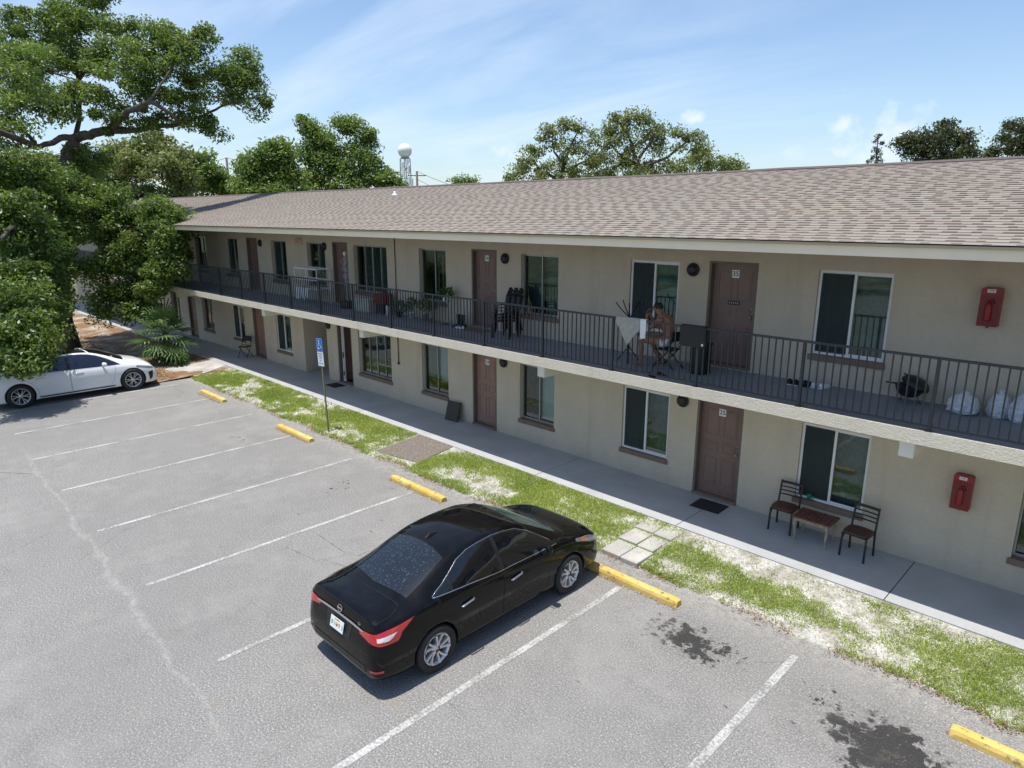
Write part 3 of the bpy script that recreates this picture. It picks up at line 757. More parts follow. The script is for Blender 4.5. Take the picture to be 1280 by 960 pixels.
# the door that stands open: leaf swung inwards, white storm door edge
a, b = OPEN_D
d = MB(); d.box(a+.05, a+.09, .17, 1.02, WZ+.03, 2.18); dr = d.build('door', 'door_red', bld)
f = MB(); f.box(a+.003, a+.045, .006, .15, WZ, 2.226); f.box(b-.045, b-.003, .006, .15, WZ, 2.226); f.box(a+.045, b-.045, .006, .15, 2.19, 2.226); f.build('door_frame', 'door_frame', dr)
k = MB(); k.box(a+.11, a+.15, .10, .135, WZ+.04, 2.185); k.box(a+.21, a+.235, .10, .135, WZ+.04, 2.185); k.box(a+.15, a+.21, .105, .13, 2.14, 2.185); k.box(a+.15, a+.21, .105, .13, WZ+.04, WZ+.1)
k.mi = 1; k.box(a+.15, a+.21, .085, .14, 1.05, 1.25); k.box(a+.15, a+.21, .085, .14, .42, .56)
k.build('storm_door', ['white_frame', 'black_metal'], dr)
s = MB(); s.bbox(a+.004, b-.004, -.05, .16, WZ+.001, WZ+.05, .008); s.build('threshold', 'sill', dr)

# ================================================================== RAILING
rail = thing('balcony_railing', (-20, -1.73, UZ), 'long dark blue grey metal railing with thin vertical pickets along the balcony edge', 'railing')
PX = [-2.15-1.812*k for k in range(-6, 28)]
RX0, RX1 = -53.5, 9.9
m = MB(); m.bbox(RX0, RX1, -1.755, -1.705, UZ+1.02, UZ+1.055, .006); m.build('top_rail', 'rail_top', rail)
m = MB(); m.box(RX0, RX1, -1.742, -1.718, UZ+.055, UZ+.08); m.build('bottom_rail', 'rail', rail)
for x in PX:
    if RX0 < x < RX1:
        m = MB(); m.box(x-.022, x+.022, -1.752, -1.708, UZ+.001, UZ+1.02); m.box(x-.05, x+.05, -1.775, -1.69, UZ+.0005, UZ+.008); m.build('post', 'rail', rail)
pk = []
for a, b in zip(PX[1:], PX[:-1]):
    for k in range(1, 16): pk.append(a+(b-a)*k/16)
pk = [x for x in pk if RX0 < x < RX1]
pk.sort(key=lambda x: abs(x+5.9))
m0 = None
for i, x in enumerate(pk[:100]):
    if m0 is None:
        m = MB(); m.box(x-.009, x+.009, -1.739, -1.721, UZ+.08, UZ+1.02); m0 = m.build('picket', 'rail', rail, origin=(x, -1.73, UZ))
    else:
        c = m0.copy(); col.objects.link(c); c.location.x = m0.location.x+(x-pk[0])
m = MB()
for x in pk[100:]: m.box(x-.009, x+.009, -1.739, -1.721, UZ+.08, UZ+1.02)
tag(m.build('pickets', 'rail', rail), kind='stuff')

# ================================================================== FIXTURES ON THE BUILDING
def bulkhead():
    t = thing('wall_lamp', (0, 0, 0), '', 'lamp', 'round black wall lamps beside the doors')
    m = MB(); m.lathe([(.13, 0), (.135, -.03), (.125, -.055), (.10, -.06), (.10, -.05)], 24, (0, 0, 0), 'y')
    for k in range(2):
        q = MB
    m.box(-.12, .12, -.066, -.056, -.008, .008); m.box(-.008, .008, -.0665, -.0555, -.12, .12)
    m.build('housing', 'black_metal', t)
    g = MB(); g.lathe([(.098, -.045), (.09, -.075), (.06, -.095), (.02, -.10)], 20, (0, 0, 0), 'y'); g.build('lens', 'alloy_dark', t)
    return t
lamps = [(-6.94, 4.82, 'round black wall lamp by upstairs door 35, above the seated man'), (-12.24, 4.81, 'round black wall lamp to the right of upstairs door 34'), (-20.97, 4.84, 'round black wall lamp over the white wire rack upstairs'),
         (-25.74, 4.83, 'round black wall lamp upstairs, next right of the farthest visible brown door'), (-32.9, 4.84, 'round black wall lamp far left upstairs close to the oak leaves'),
         (-6.98, 2.11, 'round black wall lamp tucked under the slab beside downstairs door 25'), (-12.3, 2.12, 'round black wall lamp under the slab beside downstairs reddish door 24'), (-21.04, 2.13, 'round black wall lamp by the open doorway and dark passage')]
l0 = bulkhead()
for i, (x, z, lb) in enumerate(lamps):
    t = l0 if i == 0 else copy_tree(l0)
    t.location = (x, -.001, z); t['label'] = lb

def cabinet():
    t = thing('fire_extinguisher_cabinet', (0, 0, 0), '', 'extinguisher cabinet', 'red fire extinguisher cabinets on the wall')
    m = MB(); w, h, d = .13, .285, .16
    fr = [(-w, -h), (w, -h), (w, h*.93), (w*.72, h), (-w*.72, h), (-w, h*.93)]
    for s_ in (1,):
        vs = [(x, 0, z) for x, z in fr]+[(x, -d, z) for x, z in fr]; n = 6
        m.add(vs, [tuple(range(n)), tuple(range(2*n-1, n-1, -1))]+[(i, i+n, (i+1) % n+n, (i+1) % n) for i in range(n)], False)
    m.build('case', 'red_paint', t)
    m = MB(); m.box(-w+.012, w-.012, -d-.008, -d-.001, -h+.015, h*.62)
    m.tube([(-.02, -d-.012, .05), (-.015, -d-.03, .10), (.03, -d-.03, .12), (.06, -d-.012, .06)], .012, 8)
    b = m.build('front_panel', 'dark_red', t)
    m = MB(); m.lathe([(.045, -.20), (.05, -.18), (.05, .03), (.03, .07), (.015, .09)], 14, (-.005, -d-.012, 0)); m.build('cylinder', 'red_paint', b)
    m = MB(); m.box(-.052, .052, -d-.006, -d-.001, h*.76, h*.93); m.mi = 1
    m.text('FIRE', .042, Matrix.Translation((0, -d-.0075, h*.845)) @ Matrix.Rotation(PI/2, 4, 'X')); m.build('label_plate', ['sign_white', 'ink'], t)
    m = MB(); m.lathe([(.012, -.02), (.02, 0)], 10, (0, -d*.5, -h-.012)); m.build('drain_plug', 'dark_red', t)
    return t
c0 = cabinet(); c0.location = (-1.95, -.002, 4.545); c0['label'] = 'red fire extinguisher cabinet on the upper wall above the white bags'
c1 = copy_tree(c0); c1.location = (-1.9, -.002, 1.615); c1['label'] = 'red fire extinguisher cabinet on the lower wall right of the cafe chairs'

m = MB(); m.bbox(-2.02, -1.72, -.9, -.74, 2.66, 2.728, .01); o = m.build('smoke_alarm_box', 'dark_red', origin=(-1.87, -.82, 2.66)); tag(o, 'small dark red alarm box under the balcony slab above the lower cabinet', 'alarm box')
t = thing('exit_sign', (-22.72, -.03, 4.85), 'small pale exit sign with red letters high on the upper wall by a window', 'sign')
m = MB(); m.bbox(-22.95, -22.47, -.06, -.003, 4.86, 5.07, .008); m.build('sign_box', 'soffit', t)
m = MB(); m.text('EXIT', .20, Matrix.Translation((-22.71, -.062, 4.965)) @ Matrix.Rotation(PI/2, 4, 'X'), .001); m.build('lettering', 'red_ink', t)

# ================================================================== CARS
def carpaint(name, base, flake, rough):
    m = NM(name); o = m.obj()
    c = m.mix(m.maprange(m.noise(o, 3, 4), .3, .7), base, flake)
    dust = m.maprange(m.noise(o, 7, 6, .7), .45, .8, 0, .012)
    c = m.mix(dust, c, (.4, .38, .33))
    r = m.maprange(m.noise(o, 5, 5), .3, .7, rough, rough+.08)
    m.b.inputs['Coat IOR'].default_value = 1.36
    return m.fin(c, r, 0, .0, 1.0, .02)
MAT['paint_black'] = carpaint('black_car_paint', (.0025, .0026, .003), (.004, .0042, .005), .3)
MAT['paint_white'] = carpaint('white_car_paint', (.72, .73, .74), (.78, .79, .80), .3)
MAT['car_glass'] = plain('tinted_car_glass', (.006, .007, .009), .03, spec=.6, coat=.6, var=.1)
MAT['car_glass_blue'] = plain('tinted_car_glass_bluish', (.008, .014, .028), .03, spec=.6, coat=.6, var=.1)
m = NM('bubbled_rear_glass'); P = m.obj()
vv = m.n('ShaderNodeTexVoronoi'); m.l(P, vv.inputs['Vector']); vv.inputs['Scale'].default_value = 34
vr = m.xyz(vv.outputs['Color'])
dd = m.math('ADD', vv.outputs['Distance'], m.math('MULTIPLY', m.math('SUBTRACT', m.noise(P, 45, 3), .5), .35))
f = m.math('MULTIPLY', m.maprange(dd, .22, .38, 1, 0), m.math('GREATER_THAN', vr[0], .35))
X = m.xyz(P)
reg = m.maprange(m.math('ADD', m.math('ABSOLUTE', X[0]), m.math('MULTIPLY', m.noise(P, 6, 3), .25)), .50, .68, 1, 0)
f = m.math('MULTIPLY', f, reg)
c = m.mix(m.math('MULTIPLY', f, m.maprange(vr[1], 0, 1, .04, .27)), (.012, .016, .022), (.17, .235, .32))
MAT['rear_glass'] = m.fin(c, m.maprange(f, 0, 1, .06, .35), spec=.6)
MAT['windscreen'] = plain('windscreen_glass', (.035, .055, .050), .03, spec=.6, coat=.7, var=.35, scale=2)
MAT['tyre'] = plain('tyre_rubber', (.018, .018, .019), .75, var=.15, bump=.2)
MAT['alloy'] = plain('alloy_rim', (.62, .62, .63), .3, metal=.65, var=.06)
MAT['alloy_dark'] = plain('dark_rim', (.03, .03, .033), .4, metal=.4)
MAT['chrome'] = plain('chrome', (.70, .71, .73), .10, metal=1, var=.02)
MAT['seam'] = plain('panel_seam', (.003, .003, .003), .6)
MAT['seam_grey'] = plain('panel_seam_grey', (.12, .12, .12), .6)
MAT['red_lens'] = plain('red_lens', (.50, .010, .012), .12, coat=1, var=.25, scale=20)
MAT['clear_lens'] = plain('clear_lens', (.70, .68, .68), .12, coat=1, var=.2, scale=30)
MAT['amber_lens'] = plain('amber_lens', (.62, .20, .08), .15, coat=1)
MAT['head_lens'] = plain('head_lens', (.20, .22, .24), .08, coat=1, var=.4, scale=14)
MAT['plate_ink'] = plain('plate_green_ink', (.03, .20, .10), .6)
MAT['plate_orange'] = plain('plate_orange_ink', (.60, .28, .05), .6)
MAT['trim_black'] = plain('black_trim', (.012, .012, .013), .5)

def mono(xs, ys, q):
    """monotone cubic through (xs, ys) evaluated at q"""
    xs = np.array(xs, float); ys = np.array(ys, float); h = np.diff(xs); d = np.diff(ys)/h
    mm = np.zeros(len(xs)); mm[0], mm[-1] = d[0], d[-1]
    for i in range(1, len(xs)-1):
        if d[i-1]*d[i] <= 0: mm[i] = 0
        else:
            w1, w2 = 2*h[i]+h[i-1], h[i]+2*h[i-1]; mm[i] = (w1+w2)/(w1/d[i-1]+w2/d[i])
    i = np.clip(np.searchsorted(xs, q)-1, 0, len(h)-1); t = (q-xs[i])/h[i]
    return (2*t**3-3*t**2+1)*ys[i]+(t**3-2*t**2+t)*h[i]*mm[i]+(-2*t**3+3*t**2)*ys[i+1]+(t**3-t**2)*h[i]*mm[i+1]

def car_body(table, axles, r_arch, x_in, rocker=.0):
    T = np.array(table); ys0 = T[:, 0]
    q = np.unique(np.round(np.concatenate([np.linspace(ys0[0], ys0[0]+.12, 9), np.arange(ys0[0]+.12, ys0[-1]-.12, .045), np.linspace(ys0[-1]-.12, ys0[-1], 9)]), 4))
    zb, wb, ww, zbe, wbe, zre, wre, zt = [mono(ys0, T[:, k], q) for k in range(1, 9)]
    secs = []
    for i, y in enumerate(q):
        zw = zb[i]+(zbe[i]-zb[i])*.64
        cab = max(0, min(1, (zre[i]-zbe[i]-.10)/.25))
        P = [(0, zb[i]), (wb[i], zb[i]), (wb[i]+(ww[i]-wb[i])*.72, zb[i]+.055), (ww[i]-.012*cab-.004, zb[i]+(zbe[i]-zb[i])*.34),
             (ww[i], zw), (wbe[i]+(ww[i]-wbe[i])*.55, zbe[i]-(zbe[i]-zw)*.30), (wbe[i], zbe[i]),
             (wbe[i]-(wbe[i]-wre[i])*.42, zbe[i]+(zre[i]-zbe[i])*.52), (wre[i], zre[i]), (wre[i]*.80, zt[i]-(zt[i]-zre[i])*.42), (wre[i]*.42, zt[i]-(zt[i]-zre[i])*.09), (0, zt[i])]
        # Catmull-Rom with corners at index 1
        pts = [P[0], P[1]]
        Q = P[1:]
        ext = [Q[0]]+Q+[(-Q[-2][0], Q[-2][1])]
        for k in range(1, len(ext)-2):
            p0, p1, p2, p3 = [np.array(e) for e in ext[k-1:k+3]]
            for t in (.25, .5, .75, 1):
                pts.append(tuple(.5*((2*p1)+(-p0+p2)*t+(2*p0-5*p1+4*p2-p3)*t*t+(-p0+3*p1-3*p2+p3)*t**3)))
        secs.append((y, pts))
    n = len(secs[0][1]); ring = []
    vs = []
    for y, pts in secs:
        full = [(x, y, z) for x, z in pts]+[(-x, y, z) for x, z in pts[-2:0:-1]]
        vs += full
    N = 2*n-2; fs = []
    for i in range(len(secs)-1):
        for k in range(N): fs.append((i*N+k, i*N+(k+1) % N, (i+1)*N+(k+1) % N, (i+1)*N+k))
    for base_, rev in ((0, False), ((len(secs)-1)*N, True)):
        # cap with quads across
        for k in range(n-1):
            a, b = base_+k, base_+k+1; c, d = base_+((N-k-1) % N), base_+((N-k) % N)
            f = (a, d, c, b) if not rev else (a, b, c, d)
            f = tuple(dict.fromkeys(f))
            if len(f) > 2: fs.append(f)
    me = bpy.data.meshes.new('body_raw'); me.from_pydata(vs, [], fs); me.update()
    bm = bmesh.new(); bm.from_mesh(me); bmesh.ops.recalc_face_normals(bm, faces=bm.faces); bm.to_mesh(me); bm.free()
    ob = bpy.data.objects.new('body_raw', me); col.objects.link(ob)
    solid = BVHTree.FromPolygons([v.co.copy() for v in me.vertices], [list(p.vertices) for p in me.polygons])
    cut = MB()
    for ya, za in axles:
        for sx in (1, -1):
            cut.lathe([(r_arch, x_in*sx), (r_arch, 1.3*sx)], 48, (0, ya, za), 'x', False)
    cme = bpy.data.meshes.new('cut'); cme.from_pydata(cut.v, [], cut.f); cb = bmesh.new(); cb.from_mesh(cme); bmesh.ops.recalc_face_normals(cb, faces=cb.faces); cb.to_mesh(cme); cb.free()
    co = bpy.data.objects.new('cut', cme); col.objects.link(co)
    md = ob.modifiers.new('b', 'BOOLEAN'); md.operation = 'DIFFERENCE'; md.object = co; md.solver = 'EXACT'
    dg = C.evaluated_depsgraph_get(); dg.update()
    res = bpy.data.meshes.new_from_object(ob.evaluated_get(dg))
    for p in res.polygons:
        c = p.center; p.material_index = 0; p.use_smooth = True
        for ya, za in axles:
            if math.hypot(c.y-ya, c.z-za) < r_arch+.0002: p.material_index = 1; p.use_smooth = False
        if c.z < T[5, 1]+.012 and abs(p.normal.z) > .9 and p.normal.z < 0: p.material_index = 1
    bpy.data.objects.remove(ob); bpy.data.objects.remove(co)
    return res, solid

def patch(bvh, poly, o, u, v, d, off=.004, step=.035, start=2.5, offs=None):
    """cut the outline poly, drawn in the plane (o; u, v), out of the car's skin along direction d"""
    o, u, v, d = Vector(o), Vector(u), Vector(v), Vector(d).normalized()
    P2 = []
    for a, b in zip(poly, poly[1:]+poly[:1]):
        L = math.hypot(b[0]-a[0], b[1]-a[1]); k = max(1, int(L/step))
        for i in range(k): P2.append(Vector((a[0]+(b[0]-a[0])*i/k, a[1]+(b[1]-a[1])*i/k)))
    nb = len(P2); edges = [(i, (i+1) % nb) for i in range(nb)]
    xs = [p.x for p in P2]; ys = [p.y for p in P2]
    def inside(x, y):
        c = False; j = nb-1
        for i in range(nb):
            if (P2[i].y > y) != (P2[j].y > y) and x < (P2[j].x-P2[i].x)*(y-P2[i].y)/(P2[j].y-P2[i].y)+P2[i].x: c = not c
            j = i
        return c
    x = min(xs)+step*.5
    inner = []
    while x < max(xs):
        y = min(ys)+step*.5
        while y < max(ys):
            if inside(x, y) and min((Vector((x, y))-p).length for p in P2) > step*.45: inner.append(Vector((x, y)))
            y += step
        x += step
    vv_, ee, ff, *_ = geometry.delaunay_2d_cdt(P2+inner, edges, [list(range(nb))], 1, 1e-5)
    out = []; nor = []
    for p in vv_:
        s_ = o+u*p.x+v*p.y-d*start
        loc, nn, idx, dist = bvh.ray_cast(s_, d)
        if loc is None:
            loc, nn, idx, dist = bvh.find_nearest(o+u*p.x+v*p.y)
        if nn.dot(d) > 0: nn = -nn
        out.append(loc+nn*off); nor.append(nn)
    fs = []
    for f in ff:
        a, b, c = [out[i] for i in f[:3]]
        if (b-a).cross(c-a).dot(d) > 0: f = list(reversed(f))
        fs.append(list(f))
    return out, fs, nor

def add_patch(name, mat, parent, bvh, poly, o, u, v, d, off=.004, step=.035):
    out, fs, _ = patch(bvh, poly, o, u, v, d, off, step)
    b = wloc(parent); m = MB(); m.add([p+b for p in out], fs, True)
    return m.build(name, mat, parent)
def skin_line(bvh, pts, o, u, v, d, off=0.0, step=.04, closed=False):
    o, u, v, d = Vector(o), Vector(u), Vector(v), Vector(d).normalized(); out = []
    seq = list(zip(pts, pts[1:]+([pts[0]] if closed else [])))
    for a, b in seq:
        L = math.hypot(b[0]-a[0], b[1]-a[1]); k = max(1, int(L/step))
        for i in range(k): out.append((a[0]+(b[0]-a[0])*i/k, a[1]+(b[1]-a[1])*i/k))
    out.append(pts[-1] if not closed else pts[0])
    res = []
    for x, y in out:
        loc, nn, *_ = bvh.ray_cast(o+u*x+v*y-d*2.5, d)
        if loc is None: loc, nn, *_ = bvh.find_nearest(o+u*x+v*y)
        if nn.dot(d) > 0: nn = -nn
        res.append(loc+nn*off)
    return res

def wheel_parts(car, x, y, zc, r, w, side, style):
    """side = +1 right hand (faces +x)"""
    b = wloc(car); c = (b.x+x, b.y+y, b.z+zc); s = side
    h = MB(); h.lathe([(.16, -s*w*.4), (.16, s*w*.06), (.05, s*w*.08)], 24, c, 'x'); hub = h.build('wheel', 'alloy_dark', car, origin=c)
    t = MB(); ro = r; ri = r*.715
    prof = [(ri, -w/2), (ro*.93, -w/2), (ro*.985, -w*.42), (ro, -w*.30), (ro, -w*.1), (ro*.992, -w*.09), (ro*.992, -w*.07), (ro, -w*.06), (ro, w*.06), (ro*.992, w*.07), (ro*.992, w*.09), (ro, w*.1), (ro, w*.30), (ro*.985, w*.42), (ro*.93, w/2), (ri+.012, w/2+.004), (ri, w/2-.008), (ri-.01, w*.3), (ri-.01, -w*.3)]
    t.lathe([(a, bb) for a, bb in prof]+[prof[0]], 48, c, 'x'); t.f = [f for f in t.f if len(f) == 4]; t.m = t.m[:len(t.f)]; t.s = t.s[:len(t.f)]
    t.build('tyre', 'tyre', hub)
    rm = MB(); R0 = ri-.004; xo = s*w*.42
    rm.lathe([(R0, -s*w*.4), (R0-.012, -s*w*.3), (R0-.016, s*w*.25), (R0, xo), (R0-.022, xo), (R0-.032, s*w*.25), (R0-.04, s*w*.10), (R0-.05, -s*w*.2)], 48, c, 'x'); rm.f = [f for f in rm.f if len(f) == 4]; rm.m = rm.m[:len(rm.f)]; rm.s = rm.s[:len(rm.f)]
    rm.lathe([(.062, -s*.02), (.062, s*w*.26), (.045, s*w*.31), (.0001, s*w*.31)], 20, c, 'x')
    ns = 10 if style == 'split' else 12
    for k in range(ns):
        if style == 'split':
            g = k//2; a0 = 2*PI*g/5+(.16 if k % 2 else -.16); a1 = 2*PI*g/5+(.40 if k % 2 else -.22)+.05
            a0 -= .0
        else:
            g = k//2; a0 = 2*PI*g/6+(.10 if k % 2 else -.10); a1 = 2*PI*g/6+(.24 if k % 2 else -.24)
        vs = []
        for (rr, aa, wd, dx) in ((.045, a0, .016, .30), (R0*.45, a0*.75+a1*.25, .017, .28), (R0*.75, a0*.4+a1*.6, .019, .32), (R0-.015, a1, .024 if style == 'split' else .015, .39)):
            ca, sa = math.cos(aa), math.sin(aa); px, py = -sa, ca
            if style != 'split': wd *= .62
            for (sg, dd) in ((-1, 0), (-.7, .02), (.7, .02), (1, 0), (1, -.05), (-1, -.05)):
                vs.append((c[0]+s*(w*dx+dd), c[1]+ca*rr+px*sg*wd, c[2]+sa*rr+py*sg*wd))
        fs = []
        for i in range(3):
            for j in range(6): fs.append((i*6+j, i*6+(j+1) % 6, (i+1)*6+(j+1) % 6, (i+1)*6+j))
        rm.add(vs, fs, False)
    rm.build('rim', 'alloy', hub)
    # brake disc
    return hub

def finish_patch_texts(): pass

# ---- black saloon -----------------------------------------------------
SED = [(-1.00, .37, .45, .60, .50, .58, .56, .50, .585), (-.985, .31, .60, .73, .585, .70, .65, .62, .68), (-.955, .27, .67, .795, .66, .755, .76, .665, .80), (-.925, .25, .70, .82, .76, .775, .91, .68, .955),
       (-.89, .24, .72, .84, .85, .79, .985, .68, 1.035), (-.78, .22, .74, .862, .905, .80, 1.012, .67, 1.062), (-.55, .20, .765, .875, .930, .815, 1.030, .655, 1.085), (-.33, .20, .775, .880, .945, .825, 1.06, .640, 1.125),
       (0, .20, .785, .882, .955, .833, 1.165, .615, 1.245), (.35, .20, .785, .882, .957, .838, 1.30, .59, 1.372), (.70, .20, .785, .882, .952, .84, 1.388, .575, 1.455), (1.10, .20, .785, .882, .942, .842, 1.420, .57, 1.488),
       (1.45, .20, .785, .882, .932, .842, 1.412, .575, 1.488), (1.80, .20, .785, .882, .925, .842, 1.345, .585, 1.435), (2.10, .20, .785, .882, .920, .842, 1.225, .615, 1.330), (2.40, .20, .785, .882, .915, .842, 1.080, .665, 1.180),
       (2.62, .20, .785, .882, .908, .84, .990, .705, 1.060), (2.80, .20, .785, .882, .895, .835, .945, .72, .995), (3.05, .20, .78, .878, .865, .825, .905, .72, .955), (3.28, .19, .76, .86, .815, .80, .85, .70, .905),
       (3.44, .19, .72, .825, .735, .76, .775, .655, .83), (3.54, .20, .66, .77, .65, .70, .69, .60, .735), (3.60, .22, .58, .70, .58, .63, .61, .54, .645), (3.635, .28, .46, .58, .50, .53, .52, .46, .55)]
CX, CY = -6.985, -7.36
car = thing('parked_sedan', (CX, CY, 0), 'black four door sedan with spotted rear window nosed up to a yellow wheel stop', 'car')
SED = [(r[0]*(.945 if r[0] < -.5 else 1), r[1], *[k*.985 for k in r[2:4]], r[4]+(.035 if -.6 < r[0] < 1.2 else .0), r[5]*.985, r[6], *r[7:]) for r in SED]
AX = [(0, .325), (2.70, .325)]
res, bvh = car_body(SED, AX, .365, .60)
res.materials.append(MAT['paint_black']); res.materials.append(MAT['trim_black'])
res.transform(Matrix.Translation((CX, CY, 0)))
body = link_mesh('body', res, car)
# side glass (y, z) seen from either side
FW_ = [(1.275, .965), (2.36, .955), (2.30, 1.01), (2.10, 1.13), (1.90, 1.25), (1.68, 1.345), (1.45, 1.385), (1.255, 1.395)]
RW_ = [(.34, 1.030), (1.205, .975), (1.185, 1.395), (.95, 1.385), (.75, 1.36), (.56, 1.305), (.40, 1.22), (.34, 1.18)]
QW_ = [(.295, 1.035), (.295, 1.150), (.17, 1.090), (.05, 1.052), (.05, 1.045)]
OUT_ = [(.0, 1.045), (.06, 1.075), (.20, 1.13), (.38, 1.225), (.55, 1.32), (.75, 1.378), (1.0, 1.405), (1.25, 1.415), (1.47, 1.405), (1.70, 1.365), (1.92, 1.27), (2.12, 1.15), (2.32, 1.02)]
for s in (1, -1):
    SD = dict(o=(0, 0, 0), u=(0, 1, 0), v=(0, 0, 1), d=(-s, 0, 0))
    back = [(.0, 1.034)]+OUT_+[(2.43, .942), (1.2, .962)]
    fr = add_patch('window_surround', 'trim_black', car, bvh, back, off=.002, **SD)
    for nm_, pl in (('front_window', FW_), ('rear_window', RW_), ('quarter_window', QW_)): add_patch(nm_, 'car_glass', car, bvh, pl, off=.0055, **SD)
    b = wloc(car)
    m = MB(); m.tube([p+b for p in skin_line(bvh, OUT_, off=.004, **SD)], .006, 6)
    m.tube([p+b for p in skin_line(bvh, [(.0, 1.034), (.6, 1.008), (1.2, .967), (2.42, .944)], off=.005, **SD)], .0075, 6); m.build('window_trim', 'chrome', car)
    # doors: cut lines; each door a panel of its own just proud of the body
    fdoor = [(1.225, .30), (2.12, .30), (2.19, .42), (2.235, .66), (2.30, .925), (1.24, .935)]
    rdoor = [(.42, .30), (1.205, .30), (1.215, .945), (.06, 1.02), (.10, .88), (.30, .70), (.385, .55), (.40, .40)]
    for dn, pl, hy in (('front_door', fdoor, 1.37), ('rear_door', rdoor, .42)):
        dp = add_patch(dn, 'paint_black', car, bvh, pl, off=.0025, step=.05, **SD)
        g = MB(); g.tube([p+b for p in skin_line(bvh, pl, off=.0005, closed=True, **SD)], .0045, 5, cap=False); g.build('door_gap', 'seam', dp)
        hl = skin_line(bvh, [(hy, .775), (hy+.22, .805)], off=.028, step=.02, **SD)
        g = MB(); g.tube([p+b for p in hl], [.006]+[.012]*(len(hl)-2)+[.007], 8, flat=1.5)
        for e in (0, -1):
            q = hl[e]; g.tube([q+b, q+b-Vector((s*.035, 0, 0))], .009, 6)
        g.build('handle', 'chrome', dp)
    # crease low on the doors and a sill strip
    g = MB(); g.tube([p+b for p in skin_line(bvh, [(.42, .36), (1.2, .39), (2.1, .43)], off=-.002, **SD)], .006, 6); g.build('side_crease', 'paint_black', car)
    # tail lamp wraps round the corner
    r2 = math.sqrt(.5)
    TD = dict(o=(.79*s, -.85, 0), u=(r2*s, r2, 0), v=(0, 0, 1), d=(-r2*s, r2, 0))
    tl = [(-.27, .868), (-.26, .812), (-.08, .765), (.10, .750), (.215, .752), (.245, .80), (.255, .835), (.39, .955), (.20, .925), (-.02, .897)]
    tp = add_patch('tail_light', 'red_lens', car, bvh, tl, off=.010, step=.025, **TD)
    add_patch('reverse_lens', 'clear_lens', tp, bvh, [(-.02, .846), (-.01, .803), (.12, .795), (.16, .82), (.205, .868), (.09, .855)], off=.0145, step=.02, **TD)
    add_patch('reflector', 'red_lens', car, bvh, [(-.12, .42), (.05, .42), (.05, .385), (-.12, .385)], off=.006, step=.03, **TD)
    # head lamp
    HD = dict(o=(.78*s, 3.30, 0), u=(-r2*s, r2, 0), v=(0, 0, 1), d=(-r2*s, -r2, 0))
    hp = add_patch('headlight', 'head_lens', car, bvh, [(-.36, .83), (-.10, .70), (.16, .63), (.20, .69), (.02, .76), (-.14, .83), (-.36, .875)], off=.006, step=.03, **HD)
    add_patch('turn_lens', 'amber_lens', hp, bvh, [(-.30, .82), (-.15, .745), (-.12, .79), (-.28, .85)], off=.010, step=.02, **HD)
    # mirror
    g = MB(); mx, my, mz = b.x+s*.905, b.y+2.12, .975
    def mir(u_, v_):
        a, e = u_*2*PI, (v_-.5)*PI
        return (mx+s*.075*math.cos(e)*math.cos(a)*.95, my+(.05 if math.sin(a) > 0 else .085)*-math.cos(e)*math.sin(a)+.0, mz+.068*math.sin(e))
    g.grid(mir, 18, 10); g.bar((b.x+s*.84, my, .94), (mx-s*.05, my, .96), .05, .035); mo = g.build('mirror', 'paint_black', car)
    g = MB(); g.lathe([(.0001, 0), (.058, .001)], 16, (mx, my-.083, mz), 'y', False); g.build('mirror_glass', 'chrome', mo)
TOP = dict(o=(0, 0, 0), u=(1, 0, 0), v=(0, 1, 0), d=(0, 0, -1))
add_patch('windscreen', 'windscreen', car, bvh, [(-.66, 2.56), (0, 2.66), (.66, 2.56), (.60, 2.30), (.52, 1.90), (.30, 1.845), (0, 1.83), (-.30, 1.845), (-.52, 1.90), (-.60, 2.30)], off=.004, step=.06, **TOP)
add_patch('rear_screen', 'rear_glass', car, bvh, [(-.60, -.28), (0, -.36), (.60, -.28), (.57, .0), (.51, .40), (.25, .45), (0, .46), (-.25, .45), (-.51, .40), (-.57, .0)], off=.004, step=.06, **TOP)
b = wloc(car)
for pl in ([(-.66, 2.56), (0, 2.67), (.66, 2.56), (.60, 2.30), (.52, 1.89), (.30, 1.835), (0, 1.82), (-.30, 1.835), (-.52, 1.89), (-.60, 2.30)], [(-.60, -.28), (0, -.365), (.60, -.28), (.57, .0), (.51, .405), (0, .465), (-.51, .405), (-.57, .0)]):
    g = MB(); g.tube([p+b for p in skin_line(bvh, pl, off=.0, closed=True, **TOP)], .006, 5, cap=False); g.build('window_seal', 'seam', car)
g = MB(); g.tube([p+b for p in skin_line(bvh, [(-.78, 2.50), (-.70, 2.72), (0, 2.80), (.70, 2.72), (.78, 2.50)], off=-.001, **TOP)], .005, 5); g.build('bonnet_gap', 'seam', car)
g = MB(); g.tube([p+b for p in skin_line(bvh, [(-.62, -.42), (0, -.47), (.62, -.42), (.70, -.60), (.69, -.90)], off=-.001, **TOP)], .004, 5)
g.build('boot_gap', 'seam', car)
for s in (1, -1):
    g = MB(); g.tube([p+b for p in skin_line(bvh, [(.70*s, 2.72), (.62*s, 3.05), (.45*s, 3.40)], off=-.001, **TOP)], .006, 5); g.build('bonnet_crease', 'paint_black', car)
g = MB(); pts = [Vector((-.50, 2.69, 1.045)), Vector((-.1, 2.55, 1.10)), Vector((.02, 2.50, 1.12))]
g.tube([p+b for p in pts], .008, 6); g.build('wiper', 'black_plastic', car); g = MB(); g.tube([p+b for p in (Vector((.05, 2.71, 1.055)), Vector((.40, 2.60, 1.08)), Vector((.52, 2.52, 1.09)))], .008, 6); g.build('wiper', 'black_plastic', car)
